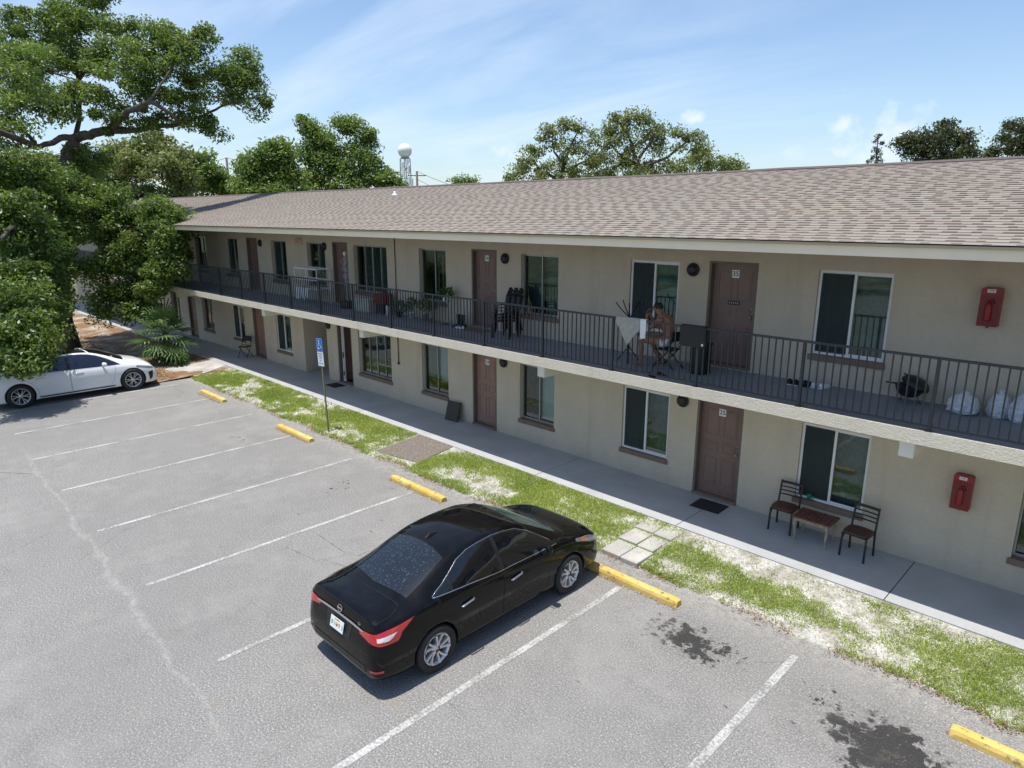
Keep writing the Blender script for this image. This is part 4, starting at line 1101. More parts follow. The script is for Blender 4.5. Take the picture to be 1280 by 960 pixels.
g = MB(); g.add([b+Vector(p) for p in [(-.022, .52, 1.425), (.022, .52, 1.425), (.006, .60, 1.478), (-.006, .60, 1.478), (.022, .72, 1.462), (-.022, .72, 1.462)]], [(0, 1, 2, 3), (1, 4, 2), (0, 3, 5), (3, 2, 4, 5), (0, 5, 4, 1)], False); g.build('antenna', 'black_plastic', car)
RD = dict(o=(0, 0, 0), u=(1, 0, 0), v=(0, 0, 1), d=(0, 1, 0))
add_patch('chrome_strip', 'chrome', car, bvh, [(-.54, .872), (-.3, .888), (0, .893), (.3, .888), (.54, .872), (.53, .845), (.3, .858), (0, .863), (-.3, .858), (-.53, .845)], off=.014, step=.03, **RD)
add_patch('number_plate_recess', 'trim_black', car, bvh, [(-.30, .85), (.30, .85), (.26, .63), (-.26, .63)], off=.004, step=.04, **RD)
def on_rear(x, z, off):
    loc, nn, *_ = bvh.ray_cast(Vector((x, -3, z)), Vector((0, 1, 0)))
    if nn.y > 0: nn = -nn
    Z = nn; Xv = Vector((1, 0, 0)); Xv = (Xv-Z*Xv.dot(Z)).normalized(); Yv = Z.cross(Xv)
    p = loc+nn*off+b
    return Matrix(((Xv.x, Yv.x, Z.x, p.x), (Xv.y, Yv.y, Z.y, p.y), (Xv.z, Yv.z, Z.z, p.z), (0, 0, 0, 1)))
g = MB(); Mp = on_rear(0, .735, .030); g.T = Mp
g.bbox(-.152, .152, -.076, .076, -.003, .002, .003); g.mi = 2
g.lathe([(.03, .002), (.03, .0028)], 12, (0, 0, 0)); g.T = None; g.mi = 1
g.text('8 I', .085, Mp @ Matrix.Translation((-.085, -.006, .003))); g.text('9 3', .085, Mp @ Matrix.Translation((.09, -.006, .003)))
g.text('FLORIDA', .03, Mp @ Matrix.Translation((0, .056, .003)))
g.build('number_plate', ['sign_white', 'plate_ink', 'plate_orange'], car)
g = MB(); Me = on_rear(0, .945, .006)
g.T = Me
for a in range(24):
    t0, t1 = 2*PI*a/24, 2*PI*(a+1)/24
    g.bar((.048*math.cos(t0), .042*math.sin(t0), .004), (.048*math.cos(t1), .042*math.sin(t1), .004), .009, .008)
g.box(-.058, .058, -.010, .010, .003, .011); g.T = None
g.build('emblem', 'chrome', car)
g = MB(); g.text('SV', .055, on_rear(.44, .915, .006), .002); g.build('badge', 'chrome', car)
add_patch('lower_bumper_trim', 'trim_black', car, bvh, [(-.60, .44), (.60, .44), (.62, .345), (-.62, .345)], off=.005, step=.05, **RD)
g = MB(); g.tube([p+b for p in skin_line(bvh, [(-.66, .60), (0, .605), (.66, .60)], off=-.0005, **RD)], .004, 5); g.build('bumper_seam', 'seam', car)
FD = dict(o=(0, 0, 0), u=(1, 0, 0), v=(0, 0, 1), d=(0, -1, 0))
add_patch('grille', 'trim_black', car, bvh, [(-.36, .70), (.36, .70), (.26, .50), (-.26, .50)], off=.006, step=.04, **FD)
add_patch('lower_grille', 'pot_grey', car, bvh, [(-.60, .42), (.60, .42), (.5, .30), (-.5, .30)], off=.006, step=.05, **FD)
for y, z in AX:
    for s in (1, -1): wheel_parts(car, s*.775, y, .325, .325, .205, s, 'split')

# ---- white fastback ---------------------------------------------------
EQ = [(-1.13, .40, .5, .62, .60, .60, .66, .52, .70), (-1.10, .34, .66, .78, .73, .76, .82, .62, .88), (-1.04, .28, .76, .86, .86, .82, .97, .64, 1.03), (-.9, .24, .80, .91, .92, .85, 1.05, .66, 1.11),
      (-.5, .20, .84, .94, .955, .87, 1.15, .655, 1.225), (0, .18, .85, .952, .975, .88, 1.255, .645, 1.34), (.5, .18, .85, .958, .978, .885, 1.35, .63, 1.43), (1.0, .18, .85, .96, .972, .885, 1.415, .615, 1.49),
      (1.5, .18, .85, .96, .965, .885, 1.43, .61, 1.505), (2.0, .18, .85, .96, .955, .885, 1.395, .615, 1.475), (2.45, .18, .85, .96, .945, .885, 1.29, .64, 1.38), (2.85, .18, .85, .956, .93, .88, 1.14, .68, 1.225),
      (3.15, .18, .85, .952, .915, .87, 1.03, .73, 1.09), (3.4, .18, .84, .945, .885, .86, .96, .74, 1.01), (3.7, .17, .81, .92, .82, .83, .87, .71, .92), (3.88, .17, .75, .87, .72, .78, .77, .65, .82),
      (4.0, .18, .65, .78, .60, .69, .65, .56, .69), (4.06, .22, .54, .66, .53, .60, .57, .49, .60), (4.085, .28, .44, .55, .47, .51, .50, .43, .52)]
WX, WY = -26.05, -8.47
car2 = thing('parked_fastback', (WX, WY, 0), 'white fastback car with dark roof partly under the oak leaves at far left', 'car')
AX2 = [(0, .37), (3.21, .37)]
res, bvh = car_body(EQ, AX2, .41, .64)
res.materials.append(MAT['paint_white']); res.materials.append(MAT['trim_black'])
res.transform(Matrix.Translation((WX, WY, 0))); link_mesh('body', res, car2)
b = wloc(car2)
for s in (1, -1):
    SD = dict(o=(0, 0, 0), u=(0, 1, 0), v=(0, 0, 1), d=(-s, 0, 0))
    W1 = [(1.42, .995), (2.82, .955), (2.70, 1.04), (2.45, 1.19), (2.20, 1.305), (1.95, 1.375), (1.70, 1.40), (1.42, 1.41)]
    W2 = [(.30, 1.02), (1.35, .997), (1.35, 1.41), (1.05, 1.395), (.70, 1.345), (.40, 1.275), (.24, 1.22)]
    W3 = [(.24, 1.022), (.19, 1.20), (-.02, 1.13), (-.22, 1.06), (-.24, 1.035)]
    add_patch('window_surround', 'trim_black', car2, bvh, [(-.30, 1.03), (-.24, 1.07), (.18, 1.215), (.42, 1.29), (.72, 1.362), (1.05, 1.41), (1.45, 1.425), (1.75, 1.415), (2.0, 1.385), (2.25, 1.315), (2.5, 1.20), (2.75, 1.05), (2.90, .945), (1.4, .985)], off=.002, **SD)
    for nm_, pl in (('front_window', W1), ('rear_window', W2), ('quarter_window', W3)): add_patch(nm_, 'car_glass_blue', car2, bvh, pl, off=.0055, **SD)
    fdoor = [(1.40, .30), (2.50, .30), (2.62, .45), (2.66, .66), (2.74, .93), (1.39, .965)]
    rdoor = [(.50, .30), (1.38, .30), (1.37, .97), (.06, 1.0), (.12, .88), (.36, .70), (.47, .52)]
    for dn, pl, hy in (('front_door', fdoor, 1.55), ('rear_door', rdoor, .45)):
        dp = add_patch(dn, 'paint_white', car2, bvh, pl, off=.0025, step=.05, **SD)
        g = MB(); g.tube([p+b for p in skin_line(bvh, pl, off=.0005, closed=True, **SD)], .004, 5, cap=False); g.build('door_gap', 'seam_grey', dp)
        g = MB(); g.tube([p+b for p in skin_line(bvh, [(hy, .85), (hy+.22, .86)], off=.006, step=.03, **SD)], .010, 6, flat=1.4); g.build('handle', 'alloy', dp)
    add_patch('side_skirt', 'trim_black', car2, bvh, [(.48, .285), (2.66, .285), (2.66, .17), (.48, .17)], off=.006, step=.06, **SD)
    r2 = math.sqrt(.5)
    HD = dict(o=(.82*s, 3.75, 0), u=(-r2*s, r2, 0), v=(0, 0, 1), d=(-r2*s, -r2, 0))
    add_patch('headlight', 'head_lens', car2, bvh, [(-.34, .80), (-.08, .70), (.14, .66), (.14, .71), (-.04, .77), (-.32, .845)], off=.006, step=.03, **HD)
    add_patch('air_intake', 'trim_black', car2, bvh, [(-.10, .56), (.06, .60), (.02, .34), (-.06, .28)], off=.006, step=.03, **HD)
    TD = dict(o=(.82*s, -.98, 0), u=(r2*s, r2, 0), v=(0, 0, 1), d=(-r2*s, r2, 0))
    add_patch('tail_light', 'red_lens', car2, bvh, [(-.25, .87), (.25, .90), (.25, .85), (-.25, .82)], off=.008, step=.03, **TD)
    g = MB(); mx, my, mz = b.x+s*1.03, b.y+2.36, 1.04
    def mir(u_, v_):
        a, e = u_*2*PI, (v_-.5)*PI
        return (mx+s*.12*math.cos(e)*math.cos(a), my+(.055 if math.sin(a) > 0 else .10)*-math.cos(e)*math.sin(a), mz+.075*math.sin(e))
    g.grid(mir, 18, 10); g.bar((b.x+s*.88, my, .96), (mx-s*.03, my, 1.0), .05, .04); g.build('mirror', 'paint_white', car2)
TOP = dict(o=(0, 0, 0), u=(1, 0, 0), v=(0, 1, 0), d=(0, 0, -1))
add_patch('windscreen', 'car_glass', car2, bvh, [(-.72, 3.03), (0, 3.14), (.72, 3.03), (.62, 2.45), (.56, 2.08), (0, 2.0), (-.56, 2.08), (-.62, 2.45)], off=.004, step=.07, **TOP)
add_patch('glass_roof', 'car_glass', car2, bvh, [(-.55, 2.02), (0, 1.95), (.55, 2.02), (.56, 1.0), (.56, .55), (-.56, .55), (-.56, 1.0)], off=.004, step=.07, **TOP)
add_patch('rear_screen', 'car_glass', car2, bvh, [(-.56, .48), (.56, .48), (.60, -.05), (.62, -.62), (0, -.70), (-.62, -.62), (-.60, -.05)], off=.004, step=.07, **TOP)
for s in (1, -1): g = MB(); g.tube([p+b for p in skin_line(bvh, [(.80*s, 2.98), (.72*s, 3.30), (.62*s, 3.62), (.50*s, 3.86)], off=-.001, **TOP)], .005, 5); g.build('bonnet_gap', 'seam_grey', car2)
add_patch('grille', 'trim_black', car2, bvh, [(-.42, .62), (.42, .62), (.36, .36), (-.36, .36)], off=.006, step=.05, o=(0, 0, 0), u=(1, 0, 0), v=(0, 0, 1), d=(0, -1, 0))
for y, z in AX2:
    for s in (1, -1): wheel_parts(car2, s*.845, y, .37, .37, .235, s, 'multi')

# ================================================================== WHEEL STOPS AND SIGN
def wheel_stop(xc, yc, seed, label):
    m = MB(); L = .92; n = 30; vs = []
    rng = random.Random(seed)
    for i in range(n+1):
        x = -L+2*L*i/n; e = min(1, min(i, n-i)/1.0); k = .86+.14*e
        j = lambda a: (rng.random()-.5)*a
        pr = [(-.085, 0), (-.080, .055), (-.062+j(.006), .098+j(.005)), (.0, .108+j(.003)), (.062+j(.006), .098+j(.005)), (.080, .055), (.085, 0)]
        for y, z in pr: vs.append((x*(1 if e else .995), y*k if z else y, z*k+.001))
    fs = []
    for i in range(n):
        for q in range(6): fs.append((i*7+q, (i+1)*7+q, (i+1)*7+q+1, i*7+q+1))
    fs += [tuple(range(6, -1, -1)), tuple(range(n*7, n*7+7))]
    m.add([(x+xc, y+yc, z) for x, y, z in vs], fs, False); m.f[-2], m.f[-1] = m.f[-2], m.f[-1]
    m.mi = 1
    for q in (-.62, .62): m.lathe([(.018, .095), (.018, .114), (.012, .116)], 8, (xc+q, yc, 0))
    o = m.build('wheel_stop', ['yellow', 'galv'], origin=(xc, yc, 0))
    return tag(o, label, 'wheel stop', 'yellow concrete wheel stops along the grass')
wheel_stop(-22.25, -3.74, 1, 'farthest yellow wheel stop, nearest the white car')
wheel_stop(-16.68, -3.78, 2, 'yellow wheel stop left of the blue parking sign, second from the far end')
wheel_stop(-11.18, -3.80, 3, 'yellow wheel stop between the parking sign and the black car, just behind its roof')
wheel_stop(-5.58, -3.78, 4, 'yellow wheel stop at the nose of the black car')
wheel_stop(-.10, -3.86, 5, 'scuffed yellow wheel stop at the lower right corner beside the big oil stain')

sg = thing('parking_sign', (-16.12, -3.06, .03), 'blue and white disabled parking sign on a thin weathered post, leaning slightly', 'sign')
lean = Matrix.Translation((-16.12, -3.06, .03)) @ Matrix.Rotation(R(-3.6), 4, 'Y')
m = MB(); m.T = lean; m.add([(-.03, -.012, -.1), (.03, -.012, -.1), (.03, -.012, 2.56), (-.03, -.012, 2.56), (-.018, .018, -.1), (.018, .018, -.1), (.018, .018, 2.56), (-.018, .018, 2.56)], [(0, 1, 2, 3), (7, 6, 5, 4), (0, 3, 7, 4), (1, 5, 6, 2), (3, 2, 6, 7), (0, 4, 5, 1)], False)
m.build('post', 'galv', sg)
RXM = Matrix.Rotation(PI/2, 4, 'X')
m = MB(); m.T = lean; m.bbox(-.155, .155, -.022, -.014, 2.26, 2.62, .006); m.mi = 1
for (a, b_) in (((-.145, 2.27), (.145, 2.275)), ((-.145, 2.605), (.145, 2.61))): m.box(a[0], b_[0], -.0235, -.0225, a[1], b_[1])
m.box(-.145, -.14, -.0235, -.0225, 2.276, 2.604); m.box(.14, .145, -.0235, -.0225, 2.276, 2.604)
yy = -.0245; z0 = 2.44   # wheelchair symbol
m.lathe([(.024, yy), (.024, yy-.001)], 16, (-.02, 0, z0+.105), 'y')
m.bar((-.02, yy, z0+.075), (-.012, yy, z0-.01), .024, .002); m.bar((-.018, yy, z0+.045), (.05, yy, z0+.045), .014, .002)
m.bar((-.012, yy, z0-.008), (.05, yy, z0-.008), .022, .002); m.bar((.05, yy, z0-.003), (.075, yy, z0-.085), .022, .002); m.bar((.07, yy, z0-.085), (.095, yy, z0-.078), .016, .002)
for k in range(22):
    t0 = R(110+250*k/22); t1 = R(110+250*(k+1)/22); cx0, cz0, rr = -.008, z0-.04, .068
    m.bar((cx0+rr*math.cos(t0), yy, cz0+rr*math.sin(t0)), (cx0+rr*math.cos(t1), yy, cz0+rr*math.sin(t1)), .015, .002)
m.build('blue_plate', ['sign_blue', 'sign_white'], sg)
m = MB(); m.T = lean; m.bbox(-.152, .152, -.022, -.014, 1.86, 2.255, .006); m.mi = 1; m.T = None
for k, (tx, sz) in enumerate((('PARKING BY', .044), ('DISABLED', .044), ('PERMIT', .044), ('ONLY', .044), ('$250 FINE', .046))):
    m.text(tx, sz, lean @ Matrix.Translation((0, -.0235, 2.20-.062*k-(.02 if k == 4 else 0))) @ RXM)
m.build('white_plate', ['sign_white', 'sign_blue'], sg)

# ================================================================== GROUND FLOOR FURNITURE
def legs4(t, pts, rad, mat, nm='leg'):
    for p in pts:
        m = MB(); m.tube(p, rad, 8); m.build(nm, mat, t)
def cafe_chair():
    t = thing('cafe_chair', (0, 0, 0), '', 'chair', 'black cafe chairs with brown seats')
    w = .20
    for x in (-w, w):
        m = MB(); m.bar((x, -.19, 0), (x*.97, -.17, .44), .028); m.build('leg', 'black_metal', t)
        m = MB(); m.bar((x, .22, 0), (x*.97, .185, .44), .028); m.bar((x*.97, .185, .44), (x*.95, .27, .86), .028); m.build('leg', 'black_metal', t)
    for z in (.60, .67, .74, .825):
        m = MB(); h = .022 if z < .8 else .05; y = .185+(z-.44)*.2
        n = 6
        for k in range(n):
            a, b = -w*.95+2*w*.95*k/n, -w*.95+2*w*.95*(k+1)/n
            f = lambda x: y+.025*(1-(x/w)**2)
            m.bar((a, f(a), z), (b, f(b), z), .012, h)
        m.build('back_slat', 'black_metal', t)
    m = MB(); m.box(-w, w, -.18, -.155, .415, .44); m.box(-w, w, .165, .19, .415, .44); m.box(-w, -w+.022, -.155, .165, .415, .44); m.box(w-.022, w, -.155, .165, .415, .44)
    for x in (-w+.02, w-.02): m.bar((x, -.17, .36), (x, -.09, .43), .014)
    m.build('seat_frame', 'black_metal', t)
    def seat(u, v):
        a = u*2*PI; e = abs(math.cos(a))**.55*math.copysign(1, math.cos(a)); g = abs(math.sin(a))**.55*math.copysign(1, math.sin(a))
        pr = [(0, .487), (.6, .488), (.88, .482), (.98, .470), (1, .458), (.985, .442), (.0, .441)]
        q = v*6; i = min(5, int(q)); r = pr[i][0]+(pr[i+1][0]-pr[i][0])*(q-i); z = pr[i][1]+(pr[i+1][1]-pr[i][1])*(q-i)
        return (e*r*.215, g*r*.205-.005, z)
    m = MB(); m.grid(seat, 28, 12); m.build('seat', 'cafe_seat', t)
    return t
ch = cafe_chair(); ch.location = (-4.52, -.375, WZ); ch.rotation_euler.z = R(2); ch['label'] = 'black slat back cafe chair between door 25 and the small table'
c2 = copy_tree(ch); c2.location = (-3.19, -.50, WZ); c2.rotation_euler.z = R(-4); c2['label'] = 'black slat back cafe chair right of the small table, under the window edge'
t = thing('side_table', (-3.94, -.42, WZ), 'low slatted reddish wood table with pale turned legs between the two cafe chairs', 'table')
m = MB(); T0 = Matrix.Translation((-3.94, -.42, WZ)); m.T = T0
for k in range(9): x = -.33+k*.0745; m.bbox(x, x+.068, -.25, .25, .435, .458, .004)
m.build('tabletop', 'table_wood', t)
m = MB(); m.T = T0; m.box(-.28, .28, -.205, -.185, .36, .434); m.box(-.28, .28, .185, .205, .36, .434); m.box(-.28, -.26, -.184, .184, .36, .434); m.box(.26, .28, -.184, .184, .36, .434); m.build('apron', 'table_leg', t)
for sx in (-1, 1):
    for sy in (-1, 1):
        m = MB(); m.T = T0; m.tube([(sx*.262, sy*.198, .436), (sx*.272, sy*.208, .37), (sx*.284, sy*.216, .30), (sx*.270, sy*.208, .18), (sx*.264, sy*.204, .07), (sx*.275, sy*.212, .02), (sx*.278, sy*.215, 0)], [.030, .032, .029, .020, .016, .021, .023], 10); m.build('leg', 'table_leg', t)
t = thing('plastic_cup', (-4.24, -.02, .72), 'small teal plastic cup on the window sill behind the low table', 'cup')
m = MB(); m.lathe([(.028, 0), (.040, .10), (.043, .125), (.038, .124), (.030, .01)], 16, (-4.24, -.018, .722)); m.build('cup_body', 'teal', t)
m = MB(); m.tube([(-4.20, -.018, .83), (-4.165, -.018, .82), (-4.165, -.018, .76), (-4.205, -.018, .745)], .007, 6); m.build('handle', 'teal', t)

def mat_rug(name, x0, x1, y0, y1, z, mt, label, rot=0):
    m = MB(); cx, cy = (x0+x1)/2, (y0+y1)/2
    m.T = Matrix.Translation((cx, cy, z)) @ Matrix.Rotation(rot, 4, 'Z')
    w, d = (x1-x0)/2, (y1-y0)/2
    m.bbox(-w, w, -d, d, .001, .013, .004)
    for k in range(7): yy = -d+.04+k*(2*d-.08)/6.5; m.box(-w+.03, w-.03, yy, yy+.018, .0135, .017)
    o = m.build(name, mt, origin=(cx, cy, z)); return tag(o, label, 'doormat')
mat_rug('doormat', -6.32, -5.70, -.66, -.17, WZ, 'rubber', 'black rubber doormat on the walkway before door 25', R(2))
mat_rug('doormat', -20.50, -19.88, -.60, -.15, WZ, 'rubber', 'dark worn doormat before the open doorway', R(-1))
mat_rug('doormat', -13.35, -12.55, -.62, -.18, UZ, 'coir', 'brown woven doormat upstairs before door 34', 0)

t = thing('board', (-14.2, -.2, WZ), 'dark brown flat board leaning on the wall left of door 24', 'board')
m = MB(); m.T = Matrix.Translation((-14.17, -.27, WZ+.002)) @ Matrix.Rotation(R(6), 4, 'Z') @ Matrix.Rotation(R(-17), 4, 'X')
m.bbox(-.25, .25, -.02, .02, 0, .56, .006); m.box(-.21, .21, -.026, -.0205, .04, .52); m.build('panel', 'panel_brown', t)

fc = thing('folding_chair', (-27.05, -.42, WZ), 'dark folding chair with a pale cushion on the far walkway near a brown door', 'chair')
Tf = Matrix.Translation((-27.05, -.42, WZ)) @ Matrix.Rotation(R(30), 4, 'Z'); s = .21
for sx in (-1, 1):
    m = MB(); m.T = Tf; m.tube([(sx*s, -.24, 0), (sx*s, .10, .50), (sx*s, .20, .86)], .013, 6); m.build('leg', 'black_metal', fc)
    m = MB(); m.T = Tf; m.tube([(sx*s*.85, .25, 0), (sx*s*.85, -.17, .46)], .013, 6); m.build('leg', 'black_metal', fc)
m = MB(); m.T = Tf; m.bbox(-s, s, -.20, .18, .445, .47, .008); m.build('seat', 'black_plastic', fc)
m = MB(); m.T = Tf; m.grid(lambda u, v: (-s+2*s*u, .165+.04*v+.02*(1-(2*u-1)**2), .66+.21*v-.05*abs(2*u-1)**3), 10, 6); m.build('backrest', 'black_plastic', fc)
m = MB(); m.T = Tf; m.bbox(-.15, .15, -.10, .12, .471, .53, .02); o = m.build('cushion', 'plate_orange', origin=(-27.05, -.42, WZ+.47)); o.data.materials[0] = plain('olive_yellow_cushion', (.30, .29, .09), .8); tag(o, 'olive yellow cushion lying on the far folding chair', 'cushion')

# ================================================================== UPPER BALCONY THINGS
# kettle grill
t = thing('kettle_grill', (-2.80, -.30, UZ), 'small black kettle grill with raised lid handle on the balcony between window and white bags', 'grill')
K = (-2.79, -.30)
m = MB(); m.lathe([(.05, .10), (.13, .13), (.19, .20), (.215, .29), (.22, .30), (.21, .295), (.12, .2)], 26, (K[0], K[1], UZ)); m.build('bowl', 'black_metal', t)
m = MB(); m.T = Matrix.Translation((K[0]+.06, K[1]+.03, UZ+.31)) @ Matrix.Rotation(R(26), 4, 'Y'); m.lathe([(.22, -.01), (.215, .02), (.18, .075), (.10, .115), (.03, .125)], 26); li = m.build('lid', 'black_metal', t)
m = MB(); m.tube([(K[0]-.02, K[1]-.05, UZ+.45), (K[0]-.09, K[1]-.09, UZ+.49)], .014, 6); m.build('handle', 'black_plastic', li)
m = MB(); m.tube([(K[0]-.2, K[1]-.03, UZ+.30), (K[0]-.34, K[1]-.06, UZ+.305)], .013, 6); m.build('handle', 'black_plastic', t)
for a in (30, 150, 270):
    m = MB(); ca, sa = math.cos(R(a)), math.sin(R(a)); m.tube([(K[0]+.10*ca, K[1]+.10*sa, UZ+.15), (K[0]+.18*ca, K[1]+.18*sa, UZ)], .010, 6); m.build('leg', 'grey_metal', t)
# bags
def bag(x, y, rx, ry, h, seed, label):
    m = MB()
    def fn(u, v):
        a = u*2*PI; 
        prof = [(0.0, 0), (.8, .0), (1.0, .10), (1.06, .30), (.98, .55), (.80, .78), (.45, .93), (.22, .97), (.30, 1.06), (.0, 1.02)]
        q = v*(len(prof)-1); i = min(len(prof)-2, int(q)); r = prof[i][0]+(prof[i+1][0]-prof[i][0])*(q-i); z = prof[i][1]+(prof[i+1][1]-prof[i][1])*(q-i)
        p = Vector((math.cos(a)*r, math.sin(a)*r, z*1.5+seed*7))
        w = noise.noise(p*1.8)*.22+noise.noise(p*4.5)*.13+noise.noise(p*11)*.05
        rr = r*(1+w*(.35 if v < .1 else 1)); zz = z*(1+.10*noise.noise(p*2+Vector((5, 0, 0)))*(v > .15))
        return (x+math.cos(a)*rx*rr, y+math.sin(a)*ry*rr, UZ+.002+zz*h)
    m.grid(fn, 48, 40); o = m.build('trash_bag', 'bag', origin=(x, y, UZ))
    return tag(o, label, 'bag', 'white plastic bags against the upper wall')
bag(-2.03, -.35, .20, .19, .30, 1, 'slumped low white plastic bag, leftmost of the three on the balcony')
bag(-1.60, -.24, .15, .15, .38, 2, 'narrow upright white plastic bag, middle of the three on the balcony')
bag(-1.29, -.30, .18, .17, .44, 3, 'tallest white plastic bag at the right picture edge on the balcony')
# shoes
def shoe_bm(m, x, y, z, ang, mi_sole, sc=1.0):
    Tm = Matrix.Translation((x, y, z)) @ Matrix.Rotation(ang, 4, 'Z') @ Matrix.Scale(sc, 4)
    m.T = Tm
    def up(u, v):
        t = u; a = v*PI
        w = .036+.014*math.sin(min(1, t*1.25)*PI*.8); h = .085-.05*max(0, (t-.35)/.65)**.8 if t > .3 else .085+.01*math.sin(t*8)
        e = .35+.65*min(1, min(t, 1-t)*7)**.5
        return (w*e*math.cos(a), -.14+.28*t, .018+(h*e)*math.sin(a)**.8)
    m.mi = 0; m.grid(up, 14, 8)
    m.mi = mi_sole; m.bbox(-.045, .045, -.142, .145, 0, .022, .012)
    m.mi = 1; m.grid(lambda u, v: (.024*math.cos(v*2*PI)*u, -.085+.05*math.sin(v*2*PI)*u, .108), 2, 10)
    m.T = None
def pair(xs, y, mats, label, ang, name='shoe'):
    t = thing(name+'_pair', (sum(xs)/2, y, UZ), label, 'shoes')
    for x in xs:
        m = MB(); shoe_bm(m, x, y, UZ+.002, ang+R(6)*(1 if x == xs[0] else -1), 2); m.build(name, mats, t)
pair((-4.67, -4.55), -.36, ['black_plastic', 'ink', 'sign_white'], 'pair of black sneakers with white soles on the balcony floor', R(8))
pair((-4.25, -4.10), -.28, ['white_plastic', 'pot_grey', 'sign_white'], 'pair of white sneakers on the balcony floor below the wide window', R(-12))
pair((-4.42, -4.35), -.30, ['black_plastic', 'ink', 'ink'], 'all black shoes between the black and the white sneakers', R(4))
# slippers left on the balcony edge
t = thing('slipper_pair', (-6.69, -1.5, UZ), 'dark slippers lying close behind the railing below the seated man', 'slippers')
for dx, dy, a in ((-.06, -.09, 50), (.05, .08, 70)):
    m = MB(); m.T = Matrix.Translation((-6.69+dx, -1.52+dy, UZ+.001)) @ Matrix.Rotation(R(a), 4, 'Z'); m.bbox(-.045, .045, -.13, .13, 0, .022, .02)
    m.grid(lambda u, v: (.046*math.cos(v*PI), .0+.09*u, .022+.04*math.sin(v*PI)), 4, 8); m.build('slipper', 'black_plastic', t)

# man sitting, leaning forward --------------------------------------------
def skin_obj(name, joints, edges, mat, parent, levels=2, root=0):
    b = wloc(parent); me = bpy.data.meshes.new(name)
    me.from_pydata([tuple(Vector(p)-b) for p, _ in joints], edges, [])
    o = bpy.data.objects.new(name, me); col.objects.link(o); o.parent = parent
    bm = bmesh.new(); bm.from_mesh(me); L = bm.verts.layers.skin.verify()
    bm.verts.ensure_lookup_table()
    for v, (_, r) in zip(bm.verts, joints):
        v[L].radius = r if hasattr(r, '__len__') else (r, r); v[L].use_root = False
    bm.verts[root][L].use_root = True
    bm.to_mesh(me); bm.free()
    o.modifiers.new('skin', 'SKIN').use_smooth_shade = True
    sd = o.modifiers.new('sub', 'SUBSURF'); sd.levels = levels; sd.render_levels = levels
    dg = C.evaluated_depsgraph_get(); dg.update(); r = bpy.data.meshes.new_from_object(o.evaluated_get(dg))
    o.modifiers.clear(); o.data = r; r.materials.clear(); r.materials.append(MAT[mat])
    for p in r.polygons: p.use_smooth = True
    return o
PXc, PY = -6.93, -.80
man = thing('person', (PXc, PY, UZ), 'shirtless person in white shorts sitting bent forward on the balcony, hands at face', 'person')
U = UZ
J = []; Ed = []
def jn(p, r, par=None):
    J.append((p, r))
    if par is not None: Ed.append((par, len(J)-1))
    return len(J)-1
pel = jn((PXc, PY, U+.53), (.150, .125))
wa = jn((PXc+.0, PY, U+.68), (.135, .105), pel)
ch_ = jn((PXc-.05, PY, U+.86), (.160, .115), wa)
shc = jn((PXc-.12, PY, U+.97), (.130, .085), ch_)
nk = jn((PXc-.19, PY, U+1.04), .056, shc)
hd0 = jn((PXc-.25, PY, U+1.09), (.072, .078), nk)
hd1 = jn((PXc-.285, PY, U+1.165), (.088, .080), hd0)
hd2 = jn((PXc-.275, PY, U+1.225), (.072, .068), hd1)
for s in (-1, 1):
    hip = jn((PXc-.06, PY+s*.10, U+.52), .098, pel)
    kx = PXc-.50-(.04 if s < 0 else -.03)
    md_ = jn(((PXc-.06+kx)/2, PY+s*.14, U+.535), .082, hip)
    kn = jn((kx, PY+s*.165, U+.52), .062, md_)
    cf = jn((kx+.035, PY+s*.165, U+.36), .056, kn)
    an = jn((kx+(.02 if s < 0 else .20), PY+s*.165, U+.085), .036, cf)
    he = jn((kx+(.03 if s < 0 else .21), PY+s*.165, U+.045), .038, an)
    bt = jn((kx-(.07 if s < 0 else -.11), PY+s*.165, U+.035), (.036, .028), he)
    to = jn((kx-(.135 if s < 0 else -.05), PY+s*.17, U+.025), (.030, .016), bt)
    sh = jn((PXc-.11, PY+s*.185, U+.955), .068, shc)
    el = jn((PXc-.37, PY+s*.19, U+.74), .044, jn((PXc-.24, PY+s*.205, U+.85), .053, sh))
    wr = jn((PXc-.475, PY+s*.07, U+.985), .028, jn((PXc-.43, PY+s*.13, U+.86), .038, el))
    pm = jn((PXc-.480, PY+s*.045, U+1.045), (.036, .020), wr)
skin_obj('body', J, Ed, 'skin', man, 2)
# five separate fingers per hand, curled towards the face, joined to the palm
for s in (-1, 1):
    for k, (ln, rr) in enumerate(((.050, .0085), (.074, .0085), (.080, .009), (.074, .0085), (.058, .0075))):
        px, py, pz = PXc-.480, PY+s*.045, U+1.045
        off = (k-2)*.016
        if k == 0: pts = [(px+.012, py+s*.0, pz-.02), (px+.04, py-s*.0, pz+.0), (px+.055, py, pz+.03)]
        else: pts = [(px-.005, py+off, pz+.01), (px-.006, py+off, pz+.01+ln*.45), (px+.018, py+off, pz+.01+ln*.8), (px+.045, py+off*.9, pz+.01+ln)]
        mf = MB(); mf.tube(pts, [rr]*(len(pts)-1)+[rr*.75], 7); mf.build('finger', 'skin', man)
m = MB()
hc = Vector((PXc-.285, PY, U+1.165))
def hair(u, v):
    a = u*2*PI; e = v*PI*.56
    d = Vector((math.sin(e)*math.cos(a), math.sin(e)*math.sin(a), math.cos(e)))
    d2 = Vector((d.x*.108+.014, d.y*.092, d.z*.092+.018)); 
    if d.x < -.2 and d.z < .55: d2 *= .90
    return tuple(hc+d2*(1+.03*noise.noise(d*6)))
m.grid(hair, 24, 12); m.build('hair', 'hair', man)
